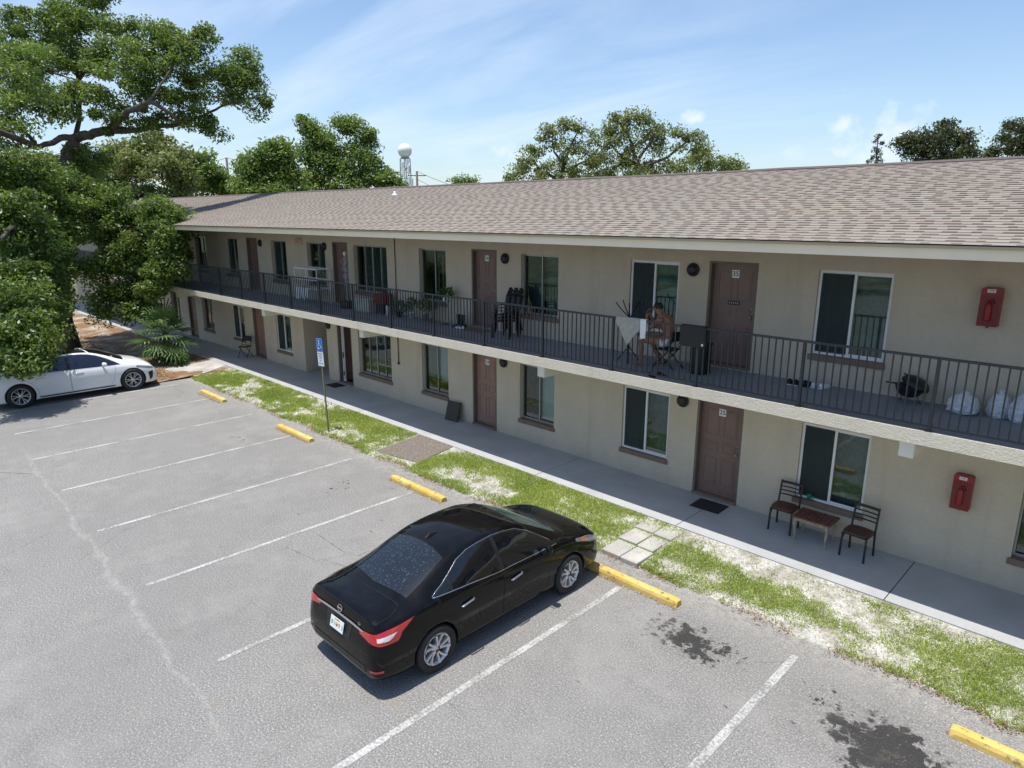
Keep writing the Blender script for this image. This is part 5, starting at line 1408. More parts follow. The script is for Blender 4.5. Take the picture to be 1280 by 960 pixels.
m = MB(); m.tube([hc+Vector((-.085, 0, .0)), hc+Vector((-.112, 0, -.022)), hc+Vector((-.09, 0, -.034))], [.012, .016, .010], 8); m.build('nose', 'skin', man)
for s in (-1, 1):
    m = MB(); m.tube([hc+Vector((.0, s*.082, .02)), hc+Vector((.012, s*.092, .0)), hc+Vector((-.002, s*.084, -.025))], [.012, .014, .008], 8, flat=.6); m.build('ear', 'skin', man)
    m = MB(); m.lathe([(.0001, -.006), (.009, -.004), (.010, 0)], 10, tuple(hc+Vector((-.083, s*.034, .012))), 'x'); m.build('eye', 'ink', man)
m = MB(); m.tube([hc+Vector((-.088, -.024, -.055)), hc+Vector((-.095, 0, -.054)), hc+Vector((-.088, .024, -.055))], .006, 6); m.build('mouth', 'dark_red', man)
J2 = [((PXc, PY, U+.53), (.162, .138)), ((PXc+.005, PY, U+.625), (.148, .118)), ((PXc-.06, PY-.10, U+.52), .108), ((PXc-.20, PY-.13, U+.525), .100), ((PXc-.06, PY+.10, U+.515), .104), ((PXc-.17, PY+.13, U+.515), .092)]
skin_obj('shorts', J2, [(0, 1), (0, 2), (2, 3), (0, 4), (4, 5)], 'white_cloth', man, 2)
# chair under the man
t = thing('stool_chair', (PXc+.03, PY, UZ), 'black folding chair under the seated person', 'chair')
for sy in (-1, 1):
    m = MB(); m.tube([(PXc-.22, PY+sy*.20, U+.005), (PXc+.14, PY+sy*.20, U+.40), (PXc+.22, PY+sy*.20, U+.78)], .013, 6); m.build('leg', 'black_metal', t)
    m = MB(); m.tube([(PXc+.27, PY+sy*.17, U+.005), (PXc-.17, PY+sy*.17, U+.385)], .013, 6); m.build('leg', 'black_metal', t)
m = MB(); m.bbox(PXc-.20, PXc+.18, PY-.20, PY+.20, U+.375, U+.40, .01); m.build('seat', 'black_plastic', t)
m = MB(); m.grid(lambda u, v: (PXc+.185+.03*v+.015*(1-(2*u-1)**2), PY-.20+.40*u, U+.56+.20*v), 8, 4); m.build('backrest', 'black_plastic', t)
# stand of curved black bars
t = thing('metal_stand', (-7.80, -.88, UZ), 'black metal stand with curved arms spreading above the railing beside the seated man', 'stand')
q = (-7.80, -.88)
m = MB(); m.tube([(q[0], q[1], U+.10), (q[0], q[1], U+.95)], .014, 8); m.build('pole', 'black_metal', t)
for a in range(5):
    ca, sa = math.cos(2*PI*a/5+.2), math.sin(2*PI*a/5+.2)
    m = MB(); m.tube([(q[0], q[1], U+.92), (q[0]+.07*ca, q[1]+.07*sa, U+.98), (q[0]+.19*ca, q[1]+.19*sa, U+1.10), (q[0]+.30*ca, q[1]+.30*sa, U+1.24)], .012, 6); m.build('arm', 'black_metal', t)
for a in range(4):
    ca, sa = math.cos(2*PI*a/4+.6), math.sin(2*PI*a/4+.6)
    m = MB(); m.tube([(q[0], q[1], U+.34), (q[0]+.10*ca, q[1]+.10*sa, U+.20), (q[0]+.24*ca, q[1]+.24*sa, U+.01)], .012, 6); m.build('leg', 'black_metal', t)
# towels over the rail
def drape(name, x0, x1, front, back, mat, label, seed, y=-1.73):
    """front(s) / back(s): hem heights for s in 0..1"""
    zt = UZ+1.062; m = MB()
    def sh(side):
        def fn(u, v):
            s = u; hem = front(s) if side < 0 else back(s)
            z = zt-(zt-hem)*v
            yy = y+side*(.032+.010*math.sin(s*17+seed)*v+.02*v*noise.noise(Vector((s*4, v*2, seed))))
            return (x0+(x1-x0)*s+.015*v*noise.noise(Vector((s*3, v*3, seed+2))), yy, z)
        return fn
    nu, nv = 30, 16
    rows = []
    f, b2 = sh(-1), sh(1)
    def full(u, v):
        if v < .46: return f(u, 1-v/.46)
        if v > .54: return b2(u, (v-.54)/.46)
        a = (v-.46)/.08*PI; p = f(u, 0); return (p[0], y-.032*math.cos(a), zt+.008*math.sin(a))
    m.grid(full, nu, 50)
    o = m.build(name, mat, origin=((x0+x1)/2, y, UZ+.5)); sd = o.modifiers.new('t', 'SOLIDIFY'); sd.thickness = .009; sd.offset = 0
    return tag(o, label, 'towel')
drape('towel', -7.50, -6.97, lambda s: UZ+1.0-(.02+min(1, s*2.1)*.42 if s < .5 else .44-(s-.5)*.60) , lambda s: UZ+.80, 'towel', 'grey beige terry towel hung over the balcony rail in a point', 1)
drape('cloth', -6.96, -6.83, lambda s: UZ+.70+.03*s, lambda s: UZ+.85, 'white_cloth', 'narrow white cloth on the rail right of the grey towel', 4)
t = thing('cushion_cover', (-5.87, -1.72, UZ+.66), 'black square cover slung over the rail left of door 35 with a small white dot', 'cover')
m = MB(); m.bbox(-6.12, -5.62, -1.80, -1.665, UZ+.70, UZ+1.075, .025); m.mi = 1; m.lathe([(.022, -1.802), (.02, -1.806)], 12, (-5.66, 0, UZ+.76), 'y'); m.build('cover', ['black_plastic', 'sign_white'], t)
t = thing('bin', (-6.25, -.75, UZ), 'tall black bin standing on the balcony below the black cover', 'bin')
m = MB()
for k, (z0_, z1_, w_) in enumerate(((.0, .55, .15), (.551, .60, .17))): m.bbox(-6.25-w_, -6.25+w_, -.75-w_, -.75+w_, UZ+z0_+.001, UZ+z1_, .02)
m.build('bin_body', 'black_plastic', t)

# stack of high backed plastic chairs, three backs showing
def plastic_chair(x, y, z, ang, label):
    t = thing('plastic_chair', (0, 0, 0), label, 'chair', 'stacked black plastic chairs by door 34')
    m = MB()
    for sx in (-1, 1):
        m = MB(); m.add([(sx*.26, -.24, 0), (sx*.22, -.24, 0), (sx*.22, -.19, 0), (sx*.26, -.19, 0), (sx*.235, -.20, .60), (sx*.19, -.20, .60), (sx*.19, -.15, .60), (sx*.235, -.15, .60)], [(3, 2, 1, 0), (4, 5, 6, 7), (0, 1, 5, 4), (1, 2, 6, 5), (2, 3, 7, 6), (3, 0, 4, 7)], False); m.build('leg', 'black_plastic', t)
        m = MB(); m.add([(sx*.24, .30, 0), (sx*.20, .30, 0), (sx*.20, .25, 0), (sx*.24, .25, 0), (sx*.20, .20, .45), (sx*.16, .20, .45), (sx*.16, .15, .45), (sx*.20, .15, .45)], [(3, 2, 1, 0), (4, 5, 6, 7), (0, 1, 5, 4), (1, 2, 6, 5), (2, 3, 7, 6), (3, 0, 4, 7)], False); m.build('leg', 'black_plastic', t)
        m = MB(); m.tube([(sx*.245, -.20, .62), (sx*.25, .05, .64), (sx*.22, .22, .62)], .022, 6, flat=.6); m.build('armrest', 'black_plastic', t)
    m = MB(); m.grid(lambda u, v: (-.22+.44*u, -.22+.42*v, .43-.03*math.sin(u*PI)*math.sin(v*PI)), 8, 8); o_ = m.build('seat', 'black_plastic', t); o_.modifiers.new('t', 'SOLIDIFY').thickness = .02
    m = MB()
    for (a, b_) in ((-.21, -.10), (-.055, .055), (.10, .21)):
        m.grid(lambda u, v: (a+(b_-a)*u, .19+.16*v+.02*math.cos((a+(b_-a)*u)*6), .44+.60*v+(-.03 if abs(u-.5) > .35 and v > .95 else 0)), 4, 8)
    m.grid(lambda u, v: (-.22+.44*u, .345+.02*math.cos((-.22+.44*u)*6), .93+.05*v), 8, 2); m.grid(lambda u, v: (-.22+.44*u, .255+.10*v, .62+.24*v), 8, 4)
    o_ = m.build('backrest', 'black_plastic', t); o_.modifiers.new('t', 'SOLIDIFY').thickness = .018
    t.location = (x, y, z); t.rotation_euler.z = ang
    return t
p0 = plastic_chair(-11.62, -.62, UZ, R(12), 'lowest black plastic chair of the stack beside door 34')
for k, lb in ((1, 'second black plastic chair up in the stack beside door 34'), (2, 'topmost black plastic chair of the stack beside door 34')):
    c = copy_tree(p0); c.location = (-11.62-.0*k, -.62+.045*k, UZ+.075*k); c['label'] = lb

# plants and clutter
def leafy(m, c, r, n, size, rng, up=.4):
    for _ in range(n):
        d = Vector((rng.gauss(0, 1), rng.gauss(0, 1), rng.gauss(up, .7))).normalized()
        p = Vector(c)+d*r*rng.uniform(.35, 1); a = (d+Vector((rng.gauss(0, .5), rng.gauss(0, .5), rng.gauss(0, .4)))).normalized(); s_ = a.cross(Vector((rng.gauss(0, 1), rng.gauss(0, 1), rng.gauss(0, 1)))).normalized()
        L = size*rng.uniform(.6, 1.3); w = L*.32
        m.add([p, p+a*L*.5+s_*w, p+a*L, p+a*L*.5-s_*w], [(0, 1, 2, 3)], False)
def potted(x, y, z, pot_r, pot_h, pmat, r, h, n, size, label, seed):
    t = thing('potted_plant', (x, y, z), label, 'plant')
    m = MB(); m.lathe([(pot_r*.7, 0), (pot_r, pot_h*.9), (pot_r*1.08, pot_h*.9), (pot_r*1.08, pot_h), (pot_r*.95, pot_h), (pot_r*.9, pot_h*.85)], 18, (x, y, z+.001)); m.build('pot', pmat, t)
    m = MB(); rng = random.Random(seed)
    for k in range(6):
        a = rng.uniform(0, 6.3); m.tube([(x, y, z+pot_h*.85), (x+.3*r*math.cos(a), y+.3*r*math.sin(a), z+pot_h+h*.5), (x+.6*r*math.cos(a), y+.6*r*math.sin(a), z+pot_h+h*.95)], .006, 5)
    leafy(m, (x, y, z+pot_h+h*.6), r, n, size, rng); m.build('foliage', 'pot_leaf', t)
potted(-16.33, -.36, UZ, .10, .16, 'black_plastic', .20, .24, 140, .10, 'bushy potted plant in a black pot right of the red box', 1)
potted(-15.85, -.28, UZ, .09, .18, 'white_plastic', .17, .42, 130, .08, 'taller potted plant in a white pot left of the window at its foot', 2)
potted(-15.15, -.30, UZ, .10, .20, 'pot_grey', .22, .34, 180, .08, 'wide leafy plant in a grey pot below the window left of door 34', 3)
potted(-14.72, -.42, UZ, .08, .14, 'terracotta', .16, .50, 120, .07, 'thin tall plant in a clay pot close to the window left of door 34', 4)
t = thing('hanging_planter', (-14.23, -.30, UZ+.60), 'small leafy plant in a white cup on a thin stand left of door 34', 'plant')
m = MB(); m.lathe([(.05, .62), (.07, .74), (.06, .74)], 14, (-14.30, -.30, UZ)); m.build('pot', 'white_plastic', t)
m = MB(); m.tube([(-14.30, -.30, UZ+.62), (-14.30, -.30, UZ+.01)], .010, 6); m.lathe([(.13, .001), (.12, .015)], 14, (-14.30, -.30, UZ)); m.build('stand', 'black_metal', t)
m = MB(); leafy(m, (-14.22, -.30, UZ+.82), .20, 120, .10, random.Random(8)); m.build('foliage', 'pot_leaf', t)
t = thing('boots', (-13.6, -.32, UZ), 'pair of tall black boots on the balcony left of door 34', 'boots')
for dx in (-.09, .09):
    m = MB(); shoe_bm(m, -13.66+dx, -.34, UZ+.002, R(160), 2); m.lathe([(.05, .06), (.058, .20), (.062, .33), (.052, .33)], 14, (-13.66+dx-.02, -.27, UZ)); m.build('boot', ['black_plastic', 'ink', 'black_plastic'], t)
t = thing('slippers_white', (-13.3, -.62, UZ), 'small pale slippers beside the brown mat of door 34', 'slippers')
for dx in (-.08, .06):
    m = MB(); shoe_bm(m, -13.42+dx, -.55, UZ+.001, R(100+300*dx), 2, .8); m.build('slipper', ['sign_white', 'pot_grey', 'pot_grey'], t)
# red box with dark lower part, storage bin
t = thing('red_cart', (-17.2, -.30, UZ), 'faded red cart on a dark base against the upper wall', 'cart')
m = MB(); m.bbox(-17.45, -16.98, -.48, -.12, UZ+.33, UZ+.62, .015); m.build('basket', 'dark_red', t)
m = MB(); m.bbox(-17.42, -17.01, -.46, -.14, UZ+.06, UZ+.328, .01); m.build('base', 'black_plastic', t)
for dx in (-17.38, -17.06):
    m = MB(); m.lathe([(.03, -.47), (.03, -.44)], 12, (dx, 0, UZ+.031), 'y'); m.lathe([(.03, -.16), (.03, -.13)], 12, (dx, 0, UZ+.031), 'y'); m.build('caster', 'black_plastic', t)
t = thing('paint_can', (-16.85, -.42, UZ), 'slim white container standing right of the red cart', 'container')
m = MB(); m.lathe([(.06, 0), (.062, .24), (.05, .27), (.022, .28), (.022, .31)], 16, (-16.82, -.45, UZ+.001)); m.build('container_body', 'white_plastic', t)
t = thing('storage_box', (-18.1, -.30, UZ), 'beige plastic storage box under the wide four pane window upstairs', 'box')
m = MB(); m.bbox(-18.55, -17.72, -.50, -.12, UZ+.001, UZ+.36, .02); m.build('box_body', 'beige_plastic', t)
m = MB(); m.bbox(-18.58, -17.69, -.53, -.09, UZ+.361, UZ+.42, .02); m.build('lid', 'beige_plastic', t)
# white tinsel tree on a black drum
t = thing('tinsel_tree', (-19.2, -.30, UZ), 'tall thin white tinsel column on a black stand in front of a brown door upstairs', 'decoration')
m = MB(); m.lathe([(.22, .001), (.24, .03), (.24, .20), (.21, .23)], 24, (-19.2, -.33, UZ)); m.build('stand', 'black_plastic', t)
m = MB(); m.tube([(-19.2, -.33, UZ+.23), (-19.2, -.33, UZ+1.66)], .012, 6); m.build('pole', 'white_plastic', t)
m = MB(); rng = random.Random(5)
for k in range(1500):
    z = rng.random(); r = (.05+.12*z**1.3)*(.75+.35*math.sin(z*36)); a = rng.uniform(0, 2*PI); p = Vector((-19.2, -.33, UZ+.28+1.34*z)); d = Vector((math.cos(a), math.sin(a), rng.uniform(-.7, .4))).normalized(); s_ = d.cross(Vector((0, 0, 1))).normalized()*.006
    m.add([p+d*.01-s_, p+d*.01+s_, p+d*r+s_, p+d*r-s_], [(0, 1, 2, 3)], False)
m.build('tinsel', 'tinsel', t)
m = MB(); m.grid(lambda u, v: (-19.2+.055*math.sin(v*PI)*math.cos(u*2*PI), -.33+.055*math.sin(v*PI)*math.sin(u*2*PI), UZ+1.74+.075*math.cos(v*PI)), 14, 8); m.build('finial', 'white_plastic', t)
# wire rack with clothes
t = thing('wire_rack', (-20.9, -.6, UZ), 'white two tier wire rack with pale laundry hanging below it on the far balcony', 'rack')
X0r, X1r, Y0r, Y1r = -21.72, -20.25, -.78, -.30
for x in (X0r, X1r):
    for y in (Y0r, Y1r):
        m = MB(); m.tube([(x, y, UZ+.001), (x, y, UZ+1.22)], .016, 8); m.build('post', 'white_plastic', t)
for z in (.55, .84, 1.20):
    m = MB(); 
    for y in (Y0r, Y1r): m.box(X0r+.017, X1r-.017, y-.010, y+.010, UZ+z-.025, UZ+z+.015)
    for x in (X0r, X1r): m.box(x-.009, x+.009, Y0r+.017, Y1r-.017, UZ+z-.02, UZ+z+.01)
    for k in range(1, 24): x = X0r+(X1r-X0r)*k/24; m.box(x-.003, x+.003, Y0r+.011, Y1r-.011, UZ+z-.004, UZ+z+.004)
    m.build('shelf', 'white_plastic', t)
m = MB(); m.box(-20.97, -20.94, Y0r-.009, Y0r+.009, UZ+.87, UZ+1.17); m.build('brace', 'white_plastic', t)
for k, (x0_, x1_, h_, mt) in enumerate(((-21.66, -21.38, .46, 'white_cloth'), (-21.34, -21.08, .40, 'bag'), (-21.05, -20.80, .30, 'white_cloth'), (-20.62, -20.45, .36, 'pot_grey'))):
    m = MB(); sd_ = k*3.1
    m.grid(lambda u, v: (x0_+(x1_-x0_)*u+.01*math.sin(v*6+sd_), Y0r-.035+.02*math.sin(u*9+sd_)*v, UZ+.56-h_*v*(1-.12*math.sin(u*3+k))), 14, 10)
    o = m.build('laundry', mt, origin=((x0_+x1_)/2, Y0r-.03, UZ+.3)); o.modifiers.new('t', 'SOLIDIFY').thickness = .006
    tag(o, ('leftmost pale cloth hanging from the white wire rack', 'second pale bluish cloth hanging from the white wire rack', 'short third white cloth hanging from the white wire rack', 'grey cloth hanging at the right end of the white wire rack')[k], 'cloth', 'laundry on the wire rack')

# ================================================================== VEGETATION
rs = np.random.default_rng(11)
def leaf_cloud(centers, sig, per, size, rng, up=.55, aspect=.48, elong=None):
    """leaf blades scattered round clump centres -> (n,4,3) quads"""
    n = len(centers)*per
    c = np.repeat(centers, per, axis=0); s = np.repeat(np.broadcast_to(sig, (len(centers), 3))*rng.uniform(.55, 1.3, (len(centers), 1)), per, axis=0)
    g = rng.normal(size=(n, 3)); g /= np.linalg.norm(g, axis=1, keepdims=True); g *= rng.random((n, 1))**.45
    p = c+g*s*1.6
    nrm = rng.normal(size=(n, 3))*.75+np.array([0, 0, up])+g*.55; nrm /= np.linalg.norm(nrm, axis=1, keepdims=True)
    a = np.cross(nrm, rng.normal(size=(n, 3))); a /= np.linalg.norm(a, axis=1, keepdims=True); b = np.cross(nrm, a)
    L = size*rng.uniform(.6, 1.35, (n, 1)); W = L*aspect
    return np.stack([p-a*L*.5, p+b*W*.5+a*L*.05, p+a*L*.5, p-b*W*.5+a*L*.05], axis=1)
def clumps(blobs, rng, shell=.55):
    out = []
    for (c, r, n) in blobs:
        r = np.array(r if hasattr(r, '__len__') else (r, r, r*.75))
        g = rng.normal(size=(n, 3)); g /= np.linalg.norm(g, axis=1, keepdims=True); g *= rng.random((n, 1))**(shell)*(1+.38*rng.random((n, 1))**4)
        out.append(np.array(c)+g*r)
    return np.concatenate(out)

def tree(loc, label, trunk_pts, trunk_r, limbs, blobs, per, sig, leaf, mat, seed, group=None, name='oak_tree', cat='tree', twigs=2, up=.55, shell=.5, twig_r=.03):
    t = thing(name, loc, label, cat, group)
    rng = np.random.default_rng(seed); m = MB()
    m.tube(trunk_pts, trunk_r, 12)
    nodes = [Vector(p) for p in trunk_pts[len(trunk_pts)//2:]]
    for pts, r0, r1 in limbs:
        n = len(pts); P = []; Rr = []
        for i in range(n-1):
            for k in range(4):
                q = Vector(pts[i]).lerp(Vector(pts[i+1]), k/4); q += Vector(rng.normal(size=3))*.05*min(1, r0*3); P.append(q); Rr.append(r0+(r1-r0)*((i+k/4)/(n-1)))
        P.append(Vector(pts[-1])); Rr.append(r1); P[0] = Vector(pts[0]); m.tube(P, Rr, 8); nodes += P
    cs = clumps(blobs, rng, shell)
    bn = []
    todo = [Vector(c) for c, r, n in blobs]
    while todo:
        c, q = min(((c, min(nodes, key=lambda k: (k-c).length_squared)) for c in todo), key=lambda e: (e[0]-e[1]).length_squared)
        todo.remove(c); nodes.append(c)
        mid = q.lerp(c, .5)+Vector(rng.normal(size=3))*.06*(q-c).length; m.tube([q, mid, c], [twig_r*1.7, twig_r*1.3, twig_r], 5)
    i = 0
    for (c, r, n) in blobs:
        for k in range(n):
            if k % twigs == 0:
                e = Vector(cs[i+k]); c_ = Vector(c); m.tube([c_, c_.lerp(e, .5)+Vector((0, 0, .08)), e], [twig_r*.7, twig_r*.5, twig_r*.25], 3, cap=False)
        i += n
    m.build('trunk', 'bark', t)
    V = leaf_cloud(cs, np.array(sig), per, leaf, rng, up)
    fast_quads('crown', V, mat, t)
    return t

# the great live oak at the left ------------------------------------------
def A(u, v, d): return at(u, v, d)
base = (-35.4, -4.9, 0)
tp = [base, (-35.5, -4.9, 1.2), A(78, 380, 29.2), A(76, 320, 29.2), A(76, 262, 29.1), A(79, 215, 29)]
tr = [.55, .38, .32, .29, .27, .25]
limbs = [
 ([A(79, 215, 29), A(84, 190, 29), A(94, 174, 28.9), A(112, 168, 28.8), A(135, 163, 28.7), A(158, 163, 28.8)], .25, .15),
 ([A(158, 163, 28.8), A(185, 160, 29.2), A(214, 157, 29.6), A(240, 150, 30), A(268, 138, 30.2), A(300, 120, 30.4)], .13, .03),
 ([A(135, 163, 28.7), A(160, 140, 28), A(187, 126, 27.6), A(205, 136, 28.2), A(222, 150, 28.6)], .15, .06),
 ([A(187, 126, 27.6), A(205, 100, 28), A(225, 70, 28.4), A(240, 50, 28.6)], .06, .02),
 ([A(94, 174, 28.9), A(80, 171, 28.5), A(66, 178, 28), A(47, 184, 27.6), A(36, 170, 27.2), A(18, 154, 26.8)], .15, .06),
 ([A(47, 184, 27.6), A(30, 186, 27), A(20, 184, 26.6), A(5, 176, 26)], .06, .03),
 ([A(94, 174, 28.9), A(100, 140, 29.4), A(98, 100, 29.8), A(90, 60, 30), A(85, 25, 30)], .11, .03),
 ([A(98, 100, 29.8), A(120, 70, 29.8), A(135, 35, 30)], .09, .03),
 ([A(79, 240, 29), A(60, 222, 27.5), A(38, 206, 26), A(22, 200, 25), A(0, 195, 24)], .22, .08),
 ([A(77, 290, 29.2), A(110, 285, 28.8), A(145, 290, 28.6), A(185, 300, 28.6), A(210, 315, 28.6)], .16, .04),
 ([A(77, 330, 29.2), A(55, 345, 27), A(35, 370, 24.5), A(15, 400, 22.5)], .17, .05),
 ([A(60, 222, 27.5), A(40, 250, 25), A(20, 280, 23), A(0, 300, 21.5)], .14, .05),
]
B = []
def bl(u, v, d, rpx, n, sq=.8):
    r = rpx*d/FPX; B.append((A(u, v, d), (r, r*1.1, r*sq), int(n*(1.25 if v < 175 else 2.25)+.5)))
# upper crown
for a in [(60, 40, 30, 40, 15), (95, 22, 30, 34, 13), (25, 60, 29, 38, 14), (110, 55, 30, 36, 13), (150, 45, 29.5, 26, 9), (135, 85, 29.2, 34, 11), (60, 90, 29, 40, 14), (15, 105, 28, 34, 12), (165, 100, 28.4, 32, 10),
          (200, 80, 28.6, 30, 9), (235, 70, 28.8, 28, 8), (222, 48, 29, 22, 6), (250, 45, 29, 16, 4), (205, 40, 29, 18, 4), (240, 105, 29.2, 30, 9), (275, 95, 29.8, 28, 8), (300, 80, 30.2, 24, 7), (318, 100, 30.4, 18, 5), (290, 120, 30.3, 20, 5), (325, 128, 30.5, 9, 2), (318, 138, 30.5, 6, 1),
          (205, 130, 28.8, 26, 7), (170, 140, 28.8, 26, 7), (240, 145, 29.8, 20, 5), (265, 155, 30, 14, 3), (278, 165, 30, 6, 1), (90, 120, 28.4, 30, 8), (45, 130, 28, 30, 8), (10, 148, 27, 18, 4), (125, 120, 28.4, 24, 6), (135, 150, 28.2, 16, 3), (185, 155, 29, 12, 2),
          (120, 5, 30, 22, 5), (70, 5, 30.5, 22, 5), (10, 170, 26.6, 22, 5), (5, 130, 27, 20, 4), (178, 60, 29, 16, 3), (5, 30, 29, 20, 5), (15, 75, 27.5, 24, 6)]: bl(*a)
# mid and lower masses
for a in [(20, 225, 25, 34, 12), (60, 232, 27, 26, 8), (110, 212, 30.5, 26, 7), (15, 265, 23.5, 36, 13), (60, 265, 26.5, 34, 11), (100, 250, 28, 28, 8), (30, 300, 23.6, 38, 13), (60, 310, 26, 20, 6), (120, 255, 29, 26, 7), (135, 268, 28.5, 34, 11), (175, 262, 28.6, 32, 10), (200, 275, 28.8, 24, 7), (215, 300, 28.8, 14, 4),
          (190, 305, 28.6, 30, 9), (150, 310, 28.4, 32, 10), (125, 335, 28.2, 20, 5), (170, 345, 28.4, 28, 8), (205, 340, 28.6, 18, 5), (140, 370, 28.2, 18, 5), (180, 378, 28.5, 16, 3), (135, 393, 28.2, 7, 1), (160, 388, 28.4, 10, 2), (122, 385, 28.1, 5, 1),
          (15, 345, 22.5, 34, 12), (45, 350, 24, 28, 8), (20, 385, 21.5, 32, 11), (55, 385, 23.5, 24, 7), (15, 420, 20.4, 28, 9), (40, 425, 20.8, 22, 6), (62, 405, 22.8, 14, 3), (15, 448, 20, 18, 4), (30, 455, 20.1, 11, 2), (48, 440, 20.5, 11, 2),
          (225, 285, 29, 8, 1), (100, 292, 28.6, 16, 3), (228, 322, 28.8, 6, 1), (85, 335, 27.5, 12, 2), (70, 365, 25.5, 14, 3), (75, 225, 28, 18, 5), (80, 260, 27.6, 18, 5), (70, 290, 26.5, 18, 5), (62, 330, 25.6, 16, 4), (66, 345, 26, 14, 4), (60, 375, 24.5, 16, 4), (75, 385, 25.5, 10, 2), (95, 190, 29.4, 12, 2), (200, 282, 27.0, 13, 4), (210, 290, 26.8, 12, 3), (216, 305, 26.8, 11, 3), (208, 322, 26.8, 12, 3), (200, 340, 26.8, 12, 3), (216, 270, 27.2, 9, 2), (190, 362, 26.8, 12, 3), (214, 338, 26.8, 8, 2), (195, 262, 27.2, 12, 3), (40, 205, 25.5, 16, 4), (5, 205, 24.5, 18, 5)]: bl(*a)
# boughs out of the picture to the left and over the white car, which throw the shade there
for p, r, n in [((-28, -9.5, 9.5), 2.0, 13), ((-30, -12, 8), 2.2, 10), ((-34, -12, 9), 2.6, 10), ((-25.6, -9.6, 8.2), 1.3, 7), ((-28.5, -6.5, 10.5), 1.7, 8), ((-38, -10, 9), 2.6, 9)]:
    B.append((p, (r, r, r*.5), n))
limbs.append(([A(47, 184, 27.6), (-31, -8.5, 9.4), (-28.5, -9.5, 9.3)], .14, .05))
tree(base, 'great live oak filling the left edge, boughs hanging over the white car', tp, tr, limbs, B, 240, (.36, .36, .24), .145, 'oak_leaf', 3, twigs=1, shell=.42, up=.5, twig_r=.022)

# trees behind the building -------------------------------------------------
def back_tree(u, vtop, vbot, hw, d, label, seed, mat='far_leaf', dens=1.0, leaf=.26, name='oak_tree', blobs=None, limbs=(), per=130, sig=.55, group='trees beyond the roof', shell=.45, twr=.05, spread=None):
    x, y, _ = at(u, 300, d); r = hw*d/FPX; zt = at(u, vtop, d)[2]; zb = at(u, vbot, d)[2]; rng = random.Random(seed)
    trunk = [(x, y, -.05), (x+.1, y, 1.5), (x-.1, y+.1, max(2, zb*.6)), (x, y, zb-1.3)]
    if blobs is None:
        blobs = []
        k = int(16*dens)
        for i in range(k):
            a = i/k
            zz = zb+(zt-zb)*(.12+.80*rng.random()); f = 1-abs((zz-zb)/(zt-zb)-.35)*.9
            px = (rng.random()*2-1)*r*.78*max(.25, f); py = (rng.random()*2-1)*r*.6*f
            rr = r*rng.uniform(.22, .36)
            p = Vector((x, y, zz))+Vector(RT)*px+Vector((FW[0], FW[1], 0))*py
            blobs.append((tuple(p), (rr, rr, rr*.7), max(3, int(7*dens))))
    else:
        blobs = [(at(a, b, d+dd), (q*d/FPX, q*d/FPX, q*d/FPX*.72), int(n*(1.7 if u < 470 else 1)+.5)) for a, b, dd, q, n in blobs]
    L = [([at(*p) for p in pts], r0, r1) for pts, r0, r1 in limbs]
    return tree((x, y, 0), label, trunk, [.3, .24, .18, .06], L, blobs, per, (sig, sig, sig*.7), leaf, mat, seed, group, name, twigs=2, shell=shell, twig_r=twr)

D1 = 46
back_tree(165, 170, 260, 62, D1, 'round yellow green tree rising behind the oak bough at the left', 21, mat='far_olive', dens=1.5, blobs=[(150, 190, 0, 22, 9), (185, 182, 0, 24, 10), (215, 195, 0, 20, 8), (130, 212, 0, 22, 8), (165, 208, -1, 24, 9), (200, 215, -1, 26, 10), (225, 225, 0, 18, 7), (150, 238, 0, 28, 10), (190, 245, 0, 28, 10), (110, 235, 0, 22, 8), (85, 215, 1, 18, 7), (60, 205, 1, 16, 6), (60, 230, 0, 24, 8), (225, 250, 0, 20, 7)])
back_tree(258, 190, 260, 30, 52, 'small pointed green tree between the round tree and the utility pole', 22, blobs=[(243, 205, 0, 13, 6), (252, 196, 0, 9, 4), (262, 215, 0, 13, 6), (240, 228, 0, 16, 7), (265, 235, 0, 16, 7), (280, 228, 1, 15, 7), (268, 222, 1, 12, 5), (292, 236, 1, 14, 6), (305, 232, 1, 12, 5), (235, 222, 1, 14, 6), (225, 240, 0, 14, 5)])
back_tree(345, 165, 250, 45, 50, 'feathery green tree right of the utility pole with loose upper twigs', 23, blobs=[(345, 178, 0, 12, 4), (335, 188, 0, 12, 5), (360, 192, 0, 14, 6), (318, 200, 0, 13, 5), (305, 212, 0, 12, 5), (345, 208, 0, 20, 8), (325, 222, 0, 18, 8), (365, 225, 0, 20, 8), (300, 232, 0, 14, 6), (340, 240, 0, 20, 8), (312, 243, 0, 16, 6), (375, 243, 0, 16, 6)])
back_tree(425, 148, 250, 68, 54, 'broad tall oak with two pale domes left of the radar tower', 24, dens=1.6, blobs=[(390, 162, 0, 11, 5), (402, 172, 0, 15, 6), (438, 160, 0, 15, 7), (458, 170, 0, 12, 6), (420, 182, 0, 20, 8), (448, 186, 0, 19, 9), (388, 195, 0, 18, 8), (412, 205, 0, 22, 10), (440, 212, 0, 22, 10), (462, 200, 0, 10, 4), (385, 220, 0, 20, 9), (468, 215, 0, 17, 7), (478, 228, 0, 14, 6), (445, 235, 0, 22, 9), (410, 235, 0, 22, 9), (490, 226, 0, 9, 3), (488, 236, 0, 10, 4), (300, 240, 1, 14, 6), (325, 238, 1, 16, 7), (352, 236, 1, 18, 8), (380, 238, 1, 18, 8), (500, 236, 0, 7, 3), (345, 215, 1, 16, 6), (380, 150, 0, 5, 2), (425, 152, 0, 6, 2)])
